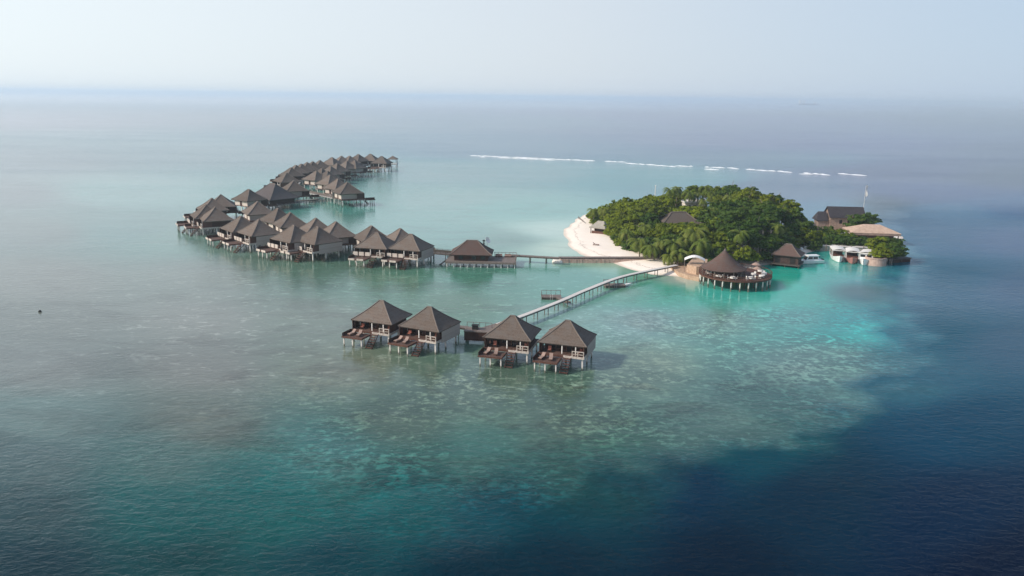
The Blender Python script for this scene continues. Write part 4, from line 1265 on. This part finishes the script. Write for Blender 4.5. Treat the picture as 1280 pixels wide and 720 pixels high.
root = empty('flat_canopy', (p.x, p.y, 0), R(-6))
MB().box(-2.3, 2.3, -1.6, 1.6, 3.2, 3.36).build('roof', M['white_roof'], root)
for x in (-2.1, 2.1):
    for y in (-1.4, 1.4): MB().box(x - .07, x + .07, y - .07, y + .07, .7, 3.2).build('post', M['grey_wood'], root)
tag(root, 'flat white canopy between the stone house and the tan roof', 'canopy')
for k, (px, py, z) in enumerate(((1065.5, 269, 7.6), (1078.5, 268, 7.8))):
    p = at(px, py, z)
    root = empty('timber_pole', (p.x, p.y, 0))
    MB().box(-.22, .22, -.22, .22, .5, z).build('shaft', M['brown_wood'] if 0 else M['stone'], root)
    MB().box(-.3, .3, -.3, .3, z + .002, z + .18).build('cap', M['grey_wood'], root)
    tag(root, 'tall tan gate post %s of the pair before the islet trees' % ('left', 'right')[k], 'post', 'gate posts on the islet')
p = at(1079.5, 260, 6)
zt = 17.0
root = empty('flagpole', (p.x, p.y, 0))
MB().tube((0, 0, .5), (0, 0, 14.6), .13, .07, 8).build('pole', M['metal'], root)
fl = MB(); n = 6
vs = []
for k in range(n + 1):
    z = 14.5 - 4.2 * k / n
    vs += [(.09, .02 * math.sin(k), z), (.75 + .15 * math.sin(k * 1.7), .25 * math.sin(k * 1.1), z - .2)]
fl.add(vs, [(2 * k, 2 * k + 1, 2 * k + 3, 2 * k + 2) for k in range(n)])
fl.build('flag', M['white_paint'], root)
tag(root, 'tall flagpole with a limp white flag beside the slate roofed house', 'flagpole')
p = at(818, 259, 6)
root = empty('flagpole', (p.x, p.y, 0))
MB().tube((0, 0, .6), (0, 0, 13.8), .17, .10, 8).build('pole', M['white_paint'], root)
MB().lathe([(.01, 13.8), (.2, 13.9), (.2, 14.05), (.01, 14.2)], 8).build('finial', M['white_paint'], root)
tag(root, 'bare pale mast rising out of the trees on the left of the island', 'flagpole')

# dark jetty corner under the right bush
p = at(1120, 322, 1)
root = empty('bush_deck', (p.x, p.y, 0), R(20))
MB().box(-3.2, 3.4, -2.4, 4.0, .9, 1.2).build('deck', M['dark_post'], root)
for x in (-2.8, 0, 3.1):
    for y in (-2.1, 3.6): MB().tube((x, y, -1.3), (x, y, .9), .15).build('post', M['dark_post'], root)
MB().box(-3.0, 3.2, -2.0, -1.8, -.6, .898).build('skirt_board', M['dark_wood'], root)
tag(root, 'dark timber deck at the right tip of the islet beside the planter', 'deck')

# ------------------------------------------------------------------ buildings among the island trees
p = at(848, 273, 6.0)
root = empty('island_lodge', (p.x, p.y, 0), R(6))
rb, rings = hip_roof(14.5, 10.5, 5.0, 4.6, 8.0)
rf = rb.build('roof', M['thatch'], root); hip_caps(rings, .2).build('ridge_cap', M['ridge'], rf)
MB().box(-6.2, 6.2, -4.2, 4.2, .8, 4.4).build('wall', M['dark_wood'], root)
MB().box(-7.25, 7.25, -5.3, -5.22, 4.2, 4.55).build('fascia', M['ridge'], root)
tag(root, 'grey brown hip roofed lodge half buried in the island trees', 'lodge')
LODGE = (p.x, p.y)
p = at(865, 252.5, 7.0)
root = empty('flat_roof_house', (p.x, p.y, 0), R(4))
MB().box(-3.4, 3.4, -3, 3, .8, 7.0).build('wall', M['plaster'], root)
MB().box(-3.8, 3.8, -3.4, 3.4, 7.0, 7.25).box(-3.8, 3.8, -3.4, -3.2, 7.252, 7.7).box(-3.8, 3.8, 3.2, 3.4, 7.252, 7.7).build('roof', M['white_roof'], root)
MB().box(-1.6, -1.0, 0, .6, 7.254, 8.3).box(1.4, 2.0, .4, 1.0, 7.254, 8.4).build('chimney', M['white_paint'], root)
for x in (-2, .2, 2.2): MB().box(x - .6, x + .6, -3.06, -3.003, 4.8, 6.2).build('window', M['glass'], root)
tag(root, 'white flat roofed building showing between the tallest island trees', 'building')
FLAT = (p.x, p.y)
p = at(751, 288, 2.0)
root = empty('beach_hut', (p.x, p.y, 0), R(-38))
rb, rings = hip_roof(6.4, 5.0, 2.4, 3.1, 5.2)
rb.build('roof', surf_mat('pale_palm_thatch', (.24, .22, .18), (.34, .31, .26), 2), root)
MB().box(-2.4, 2.4, -.2, 1.9, .9, 3.0).build('wall', M['dark_wood'], root)
for x in (-2.7, 2.7): MB().box(x - .09, x + .09, -2.0, -1.82, .8, 3.1).build('post', M['brown_wood'], root)
MB().box(-2.4, 2.4, -1.9, -1.5, .9, 1.9).build('counter', M['brown_wood'], root)
tag(root, 'small beach hut with pale thatch at the edge of the trees', 'hut')
for k, (px, py, rz) in enumerate(((745, 305.5, 70), (770, 303.5, 20), (774, 307, 30))):
    p = at(px, py, 1.2)
    o = copy_tree(lp); o.location = (p.x, p.y, ground_z(p.x, p.y)); o.rotation_euler = (0, 0, R(rz))
    tag(o, ['lone lounger out on the open white beach', 'beach lounger at the tree edge, upper one', 'beach lounger at the tree edge, lower one'][k], 'sun lounger', 'loungers on the beach')
# spur of driftwood fence at the far end of the beach
p0 = at(732, 281, .3); p1 = at(723, 273, .3)
root = empty('sand_fence', (p0.x, p0.y, 0))
dv = p1 - p0
fb = MB()
for k in range(12):
    q = dv * (k / 11); fb.tube((q.x, q.y, -1), (q.x, q.y, 1.1), .1)
fb.build('stakes', M['grey_wood'], root)
tag(root, 'low stake fence at the far left end of the beach', 'fence')

# open lookout at the far tip
p = at(491, 201, 4)
root = empty('lookout', (p.x, p.y, 0))
rb, rings = hip_roof(6.5, 6.5, .4, 5.2, 7.2); rb.build('roof', M['thatch'], root)
MB().box(-3.0, 3.0, -3.0, 3.0, 1.8, 2.05).build('deck', M['grey_wood'], root)
for x in (-2.5, 2.5):
    for y in (-2.5, 2.5): MB().box(x - .14, x + .14, y - .14, y + .14, -1.4, 5.1).build('post', M['brown_wood'], root)
MB().box(-2.9, 2.9, -2.95, -2.85, 2.052, 3.0).box(2.85, 2.95, -2.84, 2.9, 2.052, 3.0).build('railing', M['white_paint'], root)
tag(root, 'small open lookout pavilion at the very tip of the far row', 'lookout')

# big hall in the long row
p = at(341, 231, 9.2)
root = empty('assembly_hall', (p.x, p.y, 0), R(-38))
rb, rings = hip_roof(15.5, 14.5, 3.5, 4.2, 9.6)
rf = rb.build('roof', M['thatch_dark'], root); hip_caps(rings, .16).build('ridge_cap', M['ridge'], rf)
MB().box(-6.2, 6.2, -5.6, 5.6, 2.1, 4.2).build('wall', M['dark_wood'], root)
MB().box(-8.2, 8.2, -8.4, 7.6, 1.8, 2.08).build('deck', M['grey_wood'], root)
for x in (-7.5, -2.5, 2.5, 7.5):
    for y in (-7.8, -2.5, 2.5, 7): MB().tube((x, y, -1.4), (x, y, 1.8), .18).build('stilt', M['grey_wood'], root)
rl = MB()
for x in np.linspace(-8, 8, 11): rl.box(x - .06, x + .06, -8.3, -8.18, 2.08, 3.1)
rl.box(-8.1, 8.1, -8.32, -8.16, 3.1, 3.2)
for y in np.linspace(-8, 7.4, 10): rl.box(8.0, 8.12, y - .06, y + .06, 2.08, 3.1)
rl.box(7.98, 8.14, -8.1, 7.5, 3.1, 3.2); rl.build('railing', M['dark_wood'], root)
st = MB()
st.bar((8.2, -5.5, 2.0), (12.4, -5.5, -.3), .12, .3); st.bar((8.2, -4.2, 2.0), (12.4, -4.2, -.3), .12, .3)
for k in range(9): st.box(8.3 + k * .45, 8.7 + k * .45, -5.44, -4.26, 1.85 - k * .25 - .06, 1.85 - k * .25)
st.build('stairs', M['dark_post'], root)
tag(root, 'big hall with the largest dark thatched roof, behind the long villa row', 'hall')

# ------------------------------------------------------------------ trees
def mesh_from_quads(name, Q, mat):
    n = len(Q)
    me = bpy.data.meshes.new(name)
    me.vertices.add(n * 4); me.vertices.foreach_set('co', Q.reshape(-1))
    me.loops.add(n * 4); me.loops.foreach_set('vertex_index', np.arange(n * 4))
    me.polygons.add(n); me.polygons.foreach_set('loop_start', np.arange(n) * 4)
    me.update(calc_edges=True)
    me.materials.append(mat)
    return me

def leaf_quads(C, nrm, size, r):
    """C centres, nrm rough facing; returns random leaf-spray quads"""
    n = len(C)
    d = nrm + r.normal(0, .55, (n, 3)); d /= np.linalg.norm(d, axis=1, keepdims=True) + 1e-9
    a = np.cross(d, r.normal(0, 1, (n, 3))); a /= np.linalg.norm(a, axis=1, keepdims=True) + 1e-9
    b_ = np.cross(d, a)
    s = size * r.uniform(.6, 1.3, (n, 1)); t_ = s * r.uniform(.45, .8, (n, 1))
    return np.stack([C - a * s, C - b_ * t_ - d * s * .1, C + a * s, C + b_ * t_ + d * s * .1], 1)

def crown_mesh(name, rx, rz, clumps, per, size, mat, seed, low=-.35):
    r = np.random.default_rng(seed)
    u = r.normal(0, 1, (clumps, 3)); u /= np.linalg.norm(u, axis=1, keepdims=True)
    u = u[u[:, 2] > low]
    rad = r.uniform(.55, 1.0, (len(u), 1)) ** .6 * r.uniform(.85, 1.12, (len(u), 1))
    cc = u * rad * np.array([rx, rx, rz])
    Q = []
    for c_, n_ in zip(cc, u):
        k = int(per * r.uniform(.6, 1.4)); cr_ = r.uniform(.16, .30) * rx
        v = r.normal(0, 1, (k, 3)); v /= np.linalg.norm(v, axis=1, keepdims=True)
        v[:, 2] = np.abs(v[:, 2]) * .9 - .15
        P_ = c_ + v * cr_ * r.uniform(.5, 1.0, (k, 1)) * np.array([1.1, 1.1, .75])
        Q.append(leaf_quads(P_, v * .8 + n_ * .4 + np.array([0, 0, .5]), size, r))
    # inner twigs of leaf so that the crown is not hollow
    k = clumps * 5
    v = r.normal(0, 1, (k, 3)); v /= np.linalg.norm(v, axis=1, keepdims=True)
    P_ = v * r.uniform(.1, .75, (k, 1)) * np.array([rx, rx, rz]); P_ = P_[P_[:, 2] > low * rz]
    Q.append(leaf_quads(P_, np.tile([0, 0, 1.], (len(P_), 1)), size * 1.4, r))
    return mesh_from_quads(name, np.concatenate(Q), mat)

def trunk_mesh(h, spread, seed):
    r = random.Random(seed); b = MB()
    p = Vector((0, 0, -.4)); top = Vector((r.uniform(-.3, .3), r.uniform(-.3, .3), h))
    mid = p.lerp(top, .5) + Vector((r.uniform(-.2, .2), r.uniform(-.2, .2), 0))
    b.tube(p, mid, .26, .2, 7); b.tube(mid, top, .2, .14, 7)
    for k in range(6):
        a_ = k * 1.05 + r.random(); st_ = mid.lerp(top, .2 + .13 * k)
        e = st_ + Vector((math.cos(a_) * spread * .6, math.sin(a_) * spread * .6, spread * r.uniform(.25, .6)))
        b.tube(st_, e, .1, .03, 5)
    return b

CR = []
for k in range(4): CR.append(('leaf', crown_mesh('crown', 3.5, 2.6, 60, 30, .42, M['leaf'], 20 + k)))
for k in range(3): CR.append(('leaf_deep', crown_mesh('crown', 3.6, 2.8, 64, 30, .42, M['leaf_deep'], 40 + k)))
for k in range(2): CR.append(('leaf_lime', crown_mesh('crown', 3.6, 2.2, 64, 30, .38, M['leaf_lime'], 60 + k)))
TR = []
for k in range(3):
    o = trunk_mesh(4.0, 3.0, k).build('trunk', M['bark']); TR.append(o.data); bpy.data.objects.remove(o)

def add_tree(name, x, y, top, rad, kind, label, cat, group, seed):
    """tree whose crown top stands at height top"""
    r = random.Random(seed)
    pool = [m_ for k_, m_ in CR if k_ == kind]
    z = ground_z(x, y)
    root = empty(name, (x, y, z), r.uniform(0, 6.28))
    me = r.choice(pool)
    s = rad / 3.5; rz = {'leaf': 2.6, 'leaf_deep': 2.8, 'leaf_lime': 2.2}[kind]
    sz = s * r.uniform(.85, 1.15)
    cz = top - z - rz * sz * 1.05
    if cz < rz * sz * .3:
        cz = rz * sz * .3; sz = max(.25, (top - z) / (rz * 1.35))
    c_ = bpy.data.objects.new('crown', me); COL.objects.link(c_); c_.parent = root
    c_.location = (0, 0, cz); c_.scale = (s * r.uniform(.9, 1.1), s * r.uniform(.9, 1.1), sz)
    t_ = bpy.data.objects.new('trunk', r.choice(TR)); COL.objects.link(t_); t_.parent = root
    f = max(.12, cz / 4.0); t_.scale = (f ** .5, f ** .5, f)
    tag(root, label, cat, group)
    return root

# palms: crown of drooping fronds on a leaning trunk
def palm_crown(seed, mat, nf=17, L=3.0):
    r = np.random.default_rng(seed); Q = []
    for k in range(nf):
        a_ = 2 * math.pi * k / nf * 2.4 + r.uniform(-.2, .2); el = r.uniform(-.2, 1.1); ln = L * r.uniform(.8, 1.15)
        p = np.array([0., 0., 0.]); hd = np.array([math.cos(a_), math.sin(a_), 0]); sd_ = np.array([-hd[1], hd[0], 0])
        n = 11
        for j in range(n):
            d_ = hd * math.cos(el) + np.array([0, 0, 1.]) * math.sin(el)
            p2 = p + d_ * ln / n
            u = (j + .5) / n; wl_ = .62 * math.sin(math.pi * min(1, u * .85 + .13)) ** .7
            upn = np.cross(d_, sd_)
            for sg_ in (-1, 1):
                tip = (p + p2) / 2 + sd_ * sg_ * wl_ + d_ * .28 - np.array([0, 0, wl_ * .55])
                Q.append([p, p2, tip + d_ * .05, tip - d_ * .06])
            p = p2; el -= .22 * r.uniform(.7, 1.3)
    return mesh_from_quads('crown', np.array(Q), mat)
PC = [palm_crown(80 + k, M['palm_leaf'], 17 + k, 3.0 + .2 * k) for k in range(4)]
def add_palm(x, y, zc, label, seed, s=1.0, group='palms on the island'):
    r = random.Random(seed); z = ground_z(x, y)
    root = empty('palm_tree', (x, y, z), r.uniform(0, 6.28))
    h = zc - z; b = MB(); lean = r.uniform(.2, 1.2); pts = []
    for k in range(7):
        u = k / 6; pts.append(Vector((-lean * (1 - u) ** 2, 0, -.3 + (h + .3) * u)))
    for k in range(6): b.tube(pts[k], pts[k + 1], .2 - .015 * k, .2 - .015 * (k + 1), 7, False)
    b.build('trunk', M['bark'], root)
    c_ = bpy.data.objects.new('crown', r.choice(PC)); COL.objects.link(c_); c_.parent = root
    c_.location = (0, 0, h); c_.scale = (s, s, s)
    tag(root, label, 'palm tree', group)

TREE_POLY = [tuple(at(x, y, .8)[:2]) for x, y in ((741, 276), (756, 291), (776, 305), (800, 318), (830, 326), (858, 331), (900, 331), (940, 331), (968, 323), (985, 312), (1006, 309))]
TREE_POLY += [(98, 262), (98, 290), (90, 309), (70, 318), (52, 314), (40, 309)]
pts = []
tries = 0
r = random.Random(11)
while tries < 9000 and len(pts) < 190:
    tries += 1
    x = r.uniform(28, 102); y = r.uniform(208, 320)
    if not pip(np.array([x]), np.array([y]), TREE_POLY)[0]: continue
    if (x - LODGE[0]) ** 2 / 60 + (y - LODGE[1]) ** 2 / 34 < 1: continue
    if (x - FLAT[0]) ** 2 / 20 + (y - FLAT[1]) ** 2 / 20 < 1: continue
    if all((x - a_) ** 2 + (y - b_) ** 2 > 4.4 ** 2 for a_, b_ in pts): pts.append((x, y))
tp = np.array(pts)
td = sdist(tp[:, 0], tp[:, 1], TREE_POLY)
labels = {'sun': 'green broadleaf tree on the sunlit left slope of the island', 'lime': 'bright lime green rounded tree near the pale mast',
          'back': 'olive green broadleaf tree on the tall rear right of the island', 'front': 'deep green broadleaf tree behind the round restaurant', 'mid': 'green broadleaf tree around the hip roofed lodge'}
for k, ((x, y), dd_) in enumerate(zip(pts, td)):
    hgt = 4.6 + 6.4 * (1 - math.exp(-dd_ / (9.0 if x < 64 else 5.5)))
    hgt *= r.uniform(.85, 1.1)
    # taller to the right rear
    hgt += 3.6 * max(0, min(1, (x - 52) / 26)) * (1 if dd_ > 4 else .5)
    # keep the lodge and the flat roofed house in sight, as in the photo
    for (lx, ly), hw, cut in ((LODGE, 8.5, 5.4), (FLAT, 8.0, 5.6)):
        ctr = lx * y / ly
        if y < ly and ly - y < 62 and abs(x - ctr) < hw:
            lim = cut + (ly - y) * .131 - 0.4
            hgt = min(hgt, max(3.2, lim + r.uniform(-.6, .3)))
    rad = r.uniform(2.9, 4.2)
    lime_p = at(842, 256, 8)
    if math.hypot(x - lime_p.x, y - lime_p.y) < 9: kind, lb = 'leaf_lime', 'lime'
    elif x > 66 and y < 262: kind, lb = ('leaf_deep' if r.random() < .8 else 'leaf'), 'front'  # mostly darker leaf, painting the shaded right front into the colour
    elif x > 66: kind, lb = ('leaf' if r.random() < .75 else 'leaf_deep'), 'back'
    elif y < 256: kind, lb = ('leaf' if r.random() < .6 else 'leaf_deep'), 'mid'
    else: kind, lb = ('leaf' if r.random() < .6 else 'leaf_lime'), 'sun'  # paler crowns mixed in, painting the sunlit slope into the leaf colour
    add_tree('broadleaf_tree', x, y, hgt, rad, kind, labels[lb], 'tree', 'broadleaf trees, ' + lb.replace('sun', 'left slope').replace('lime', 'near the mast').replace('back', 'rear right').replace('front', 'behind the restaurant').replace('mid', 'around the lodge'), 100 + k)

PALMS = [ # crown position in the photo, crown height, scale, label
 (742, 263, 6, .9, 'palm at the far left end of the tree line above the beach'),
 (755, 262, 7.5, .8, 'small palm just right of the leftmost palm on the skyline'),
 (838, 238, 12.5, 1.0, 'dark palm on the skyline left of the white flat roofed building'),
 (847, 236, 12.5, .95, 'dark palm second from the left in the skyline group'),
 (862, 242, 11.5, 1.05, 'palm directly behind the white flat roofed building'),
 (872, 243, 11.0, .9, 'leaning palm right behind the chimneys of the flat roof'),
 (882, 235, 14.0, 1.0, 'tallest skyline palm right of the flat roofed building'),
 (889, 241, 12.5, .9, 'short palm tucked right of the tallest skyline palm'),
 (912, 247, 12.5, .9, 'palm crown in the upper right canopy of the island'),
 (934, 262, 11.0, .9, 'palm crown on the right slope of the canopy'),
 (892, 262, 10.5, .9, 'palm crown just below the skyline right of the flat roof'),
 (880, 252, 11.0, .85, 'palm beside the right edge of the flat roofed building'),
 (799, 302, 5.6, 1.1, 'drooping palm above the beach end of the groyne'),
 (815, 308, 5.0, 1.0, 'short palm beside the groyne, right of the drooping one'),
 (826, 303, 6.0, 1.0, 'palm below the left corner of the lodge roof'),
 (843, 304, 6.5, 1.0, 'palm in front of the lodge, left of the tall pale one'),
 (850, 316, 4.6, .95, 'bushy palm where the curved walkway reaches the beach'),
 (869, 290, 8.5, 1.25, 'tall pale fronded palm above the stone sea wall'),
 (877, 303, 7.0, 1.0, 'palm leaning over the white awning'),
 (857, 300, 6.5, 1.0, 'palm left of the tall pale fronded one'),
 (838, 320, 3.6, .8, 'low palm at the left foot of the sea wall'),
 (784, 290, 6.5, .85, 'palm among shrubs above the open white beach'),
 (806, 283, 7.5, .85, 'palm halfway up the left slope below the mast'),
 (925, 292, 9.0, .9, 'palm in the deep green trees above the round restaurant'),
 (950, 278, 10.0, .9, 'palm on the right shoulder of the island canopy'),
 (972, 283, 9.5, .85, 'palm near the right end of the island canopy'),
]
for k, (px, py, z, s, lab) in enumerate(PALMS):
    p = at(px, py, z); add_palm(p.x, p.y, z, lab, 300 + k, s * (1.3 if k >= 12 else 1.15))

# shrubs: islet bushes and hedge under the trees
def shrub(px, py, zc, rad, top, kind, label, seed, group='shrubs on the islet', name='shrub'):
    p = at(px, py, zc); add_tree(name, p.x, p.y, top, rad, kind, label, 'shrub', group, seed)
SH = [(1103, 316, 3.2, 2.6, 5.0, 'leaf', 'bush hanging over the rear rim of the round stone planter'), (1115, 317, 2.8, 3.4, 5.6, 'leaf_deep', 'dark bush above the timber deck right of the planter'),
      (1048, 293, 3, 3.4, 5.0, 'leaf', 'shrub under the right window of the stone house'), (1034, 290, 3, 3.4, 5.2, 'leaf_deep', 'shrub under the left corner of the stone house'), (1062, 297, 3, 3.0, 4.6, 'leaf', 'shrub in front of the flat white canopy'),
      (1099, 308, 4, 4.4, 7.0, 'leaf', 'big leafy bush over the round stone planter, left half'), (1113, 308, 4.2, 4.4, 7.0, 'leaf_deep', 'big dark leafy bush at the right tip of the islet'),
      (1097, 318, 3, 2.2, 4.3, 'leaf_lime', 'pale green bush growing out of the round stone planter'),
      (1040, 297, 3, 3.4, 5.0, 'leaf_deep', 'dark shrub below the windows of the stone house'), (1053, 300, 3, 3.2, 4.6, 'leaf_deep', 'dark hedge shrub behind the leftmost covered boat'),
      (1066, 300, 3, 3.2, 4.6, 'leaf_deep', 'dark hedge shrub behind the middle covered boat'), (1079, 301, 3, 2.8, 4.4, 'leaf_deep', 'dark hedge shrub left of the big leafy bush'),
      (1025, 295, 3, 3.0, 4.8, 'leaf', 'shrub at the foot of the slate annex roof'), (1014, 298, 3, 2.8, 4.4, 'leaf_deep', 'shrub at the narrow neck between island and islet'),
      (1031, 301, 2.5, 2.6, 3.8, 'leaf_deep', 'low dark shrub behind the quay, left end'), (1074, 276, 6, 3.9, 8.6, 'leaf_deep', 'rounded dark tree behind the tan gate posts'), (1086, 274, 5.5, 3.2, 7.8, 'leaf_deep', 'rounded dark tree just right of the flagpole'),
      (1018, 305, 2, 2.4, 3.6, 'leaf_deep', 'dark shrub above the jet skis')]
for k, s_ in enumerate(SH): shrub(*s_, 500 + k)
# low undergrowth along the beach edge
per = TREE_POLY
k = 0
for i in range(len(per)):
    a_ = Vector(per[i]); c_ = Vector(per[(i + 1) % len(per)])
    if i > 10: break
    n = max(1, int((c_ - a_).length / 2.6))
    for j in range(n):
        q = a_.lerp(c_, (j + r.random() * .6) / n)
        add_tree('shrub', q.x + r.uniform(-.8, .8), q.y + r.uniform(.2, 1.6), r.uniform(2.4, 4.2), r.uniform(1.5, 2.3), r.choice(['leaf', 'leaf', 'leaf_deep', 'leaf_lime']),
                 'low green shrub along the shore edge of the island trees', 'shrub', 'shrubs along the island shore', 700 + k)
        k += 1

# ------------------------------------------------------------------ surf on the outer reef
b = MB(); rs = random.Random(9)
def surf_run(x0, y0, x1, y1, wid, dens):
    a_ = at(x0, y0); c_ = at(x1, y1); d_ = c_ - a_; L_ = d_.length; d_.normalize(); nrm = Vector((-d_.y, d_.x, 0))
    s_ = 0
    while s_ < L_:
        ln = rs.uniform(3, 13)
        if rs.random() < dens:
            off = nrm * (rs.uniform(-1, 1) * wid * .4 + 1.5 * math.sin(s_ * .05))
            m_ = 7; vs = []; wd = wid * rs.uniform(.25, 1.1)
            for k in range(m_ + 1):
                u = k / m_; p = a_ + d_ * (s_ + ln * u) + off + nrm * rs.uniform(-.3, .3)
                ww = wd * math.sin(math.pi * (u * .9 + .05)) * rs.uniform(.6, 1.1); hh = .55 * math.sin(math.pi * (u * .9 + .05)) * rs.uniform(.6, 1)
                for f_, z in ((-.5, .03), (-.15, hh * .7), (.1, hh), (.5, .03)):
                    q = p + nrm * ww * f_; vs.append((q.x, q.y, z))
            b.add(vs, [(4 * k + i, 4 * k + 4 + i, 4 * k + 5 + i, 4 * k + 1 + i) for k in range(m_) for i in range(3)])
        s_ += ln * rs.uniform(.6, .95)
surf_run(588, 194.5, 690, 199, 2.6, 1)
surf_run(600, 196.2, 700, 200.8, 1.6, .35)
surf_run(880, 211.5, 1000, 217.5, 1.6, .25)
surf_run(690, 199, 780, 203, 2.2, .9)
surf_run(780, 204, 835, 208, 2.8, .95)
surf_run(835, 207, 900, 210, 2.2, .7)
surf_run(898, 209, 912, 210.5, 5, 1)
surf_run(932, 211.5, 980, 215, 5, .8)
surf_run(1004, 216, 1028, 218.5, 5.5, .95)
surf_run(1047, 217, 1068, 218.5, 6, 1)
surf_run(700, 203, 900, 214, 2.5, .15)
o = b.build('surf', M['foam'], smooth=True); tag(o, 'white broken surf along the outer reef', kind='stuff', cat='surf')

# buoy far left
p = at(50, 390, 0)
root = empty('buoy', (p.x, p.y, 0)); root.scale = (.6, .6, .6)
MB().lathe([(.01, -.3), (.45, -.2), (.55, .15), (.4, .5), (.12, .7), (.01, .72)], 14).build('float', M['black'], root, smooth=True)
MB().tube((0, 0, .7), (0, 0, 1.5), .05).build('staff', M['metal'], root)
tag(root, 'small dark buoy alone on the grey water at the far left', 'buoy')

# cargo ship on the horizon
p = at(1010, 131.0, 0)
root = empty('cargo_ship', (p.x, p.y, 0), R(3))
s_ = p.y / 1000.0
hl = MB()
L_ = 24 * s_; B_ = 3 * s_; H_ = 1.3 * s_
poly = [(-L_ / 2, -B_ / 2), (L_ / 2 - B_, -B_ / 2), (L_ / 2, 0), (L_ / 2 - B_, B_ / 2), (-L_ / 2, B_ / 2)]
hl.prism(poly, -5, H_); hl.build('hull', M['ship_hull'], root)
MB().box(-L_ * .46, -L_ * .36, -B_ * .4, B_ * .4, H_, H_ + 4.6 * s_).box(-L_ * .26, -L_ * .17, -B_ * .4, B_ * .4, H_, H_ + 4.2 * s_).build('superstructure', M['boat_white'], root)
MB().box(L_ * .3, L_ * .4, -B_ * .3, B_ * .3, H_, H_ + 2.2 * s_).build('deck_crane', M['boat_white'], root)
tag(root, 'distant cargo ship with two white blocks on the right horizon', 'ship')

# ------------------------------------------------------------------ haze
mt = bpy.data.materials.new('haze')
mt.use_nodes = True
t = mt.node_tree
t.nodes.clear()
ou = t.nodes.new('ShaderNodeOutputMaterial')
pv = t.nodes.new('ShaderNodeVolumePrincipled')
pv.inputs['Color'].default_value = (*HAZE_COLOR, 1)
pv.inputs['Density'].default_value = HAZE_DENSITY
pv.inputs['Anisotropy'].default_value = 0.1
t.links.new(pv.outputs[0], ou.inputs['Volume'])
o = MB().box(-31000, 31000, -31000, 31000, -2.6, 70.0).build('haze', mt)
tag(o, 'pale sea haze filling the air', kind='stuff', cat='haze')
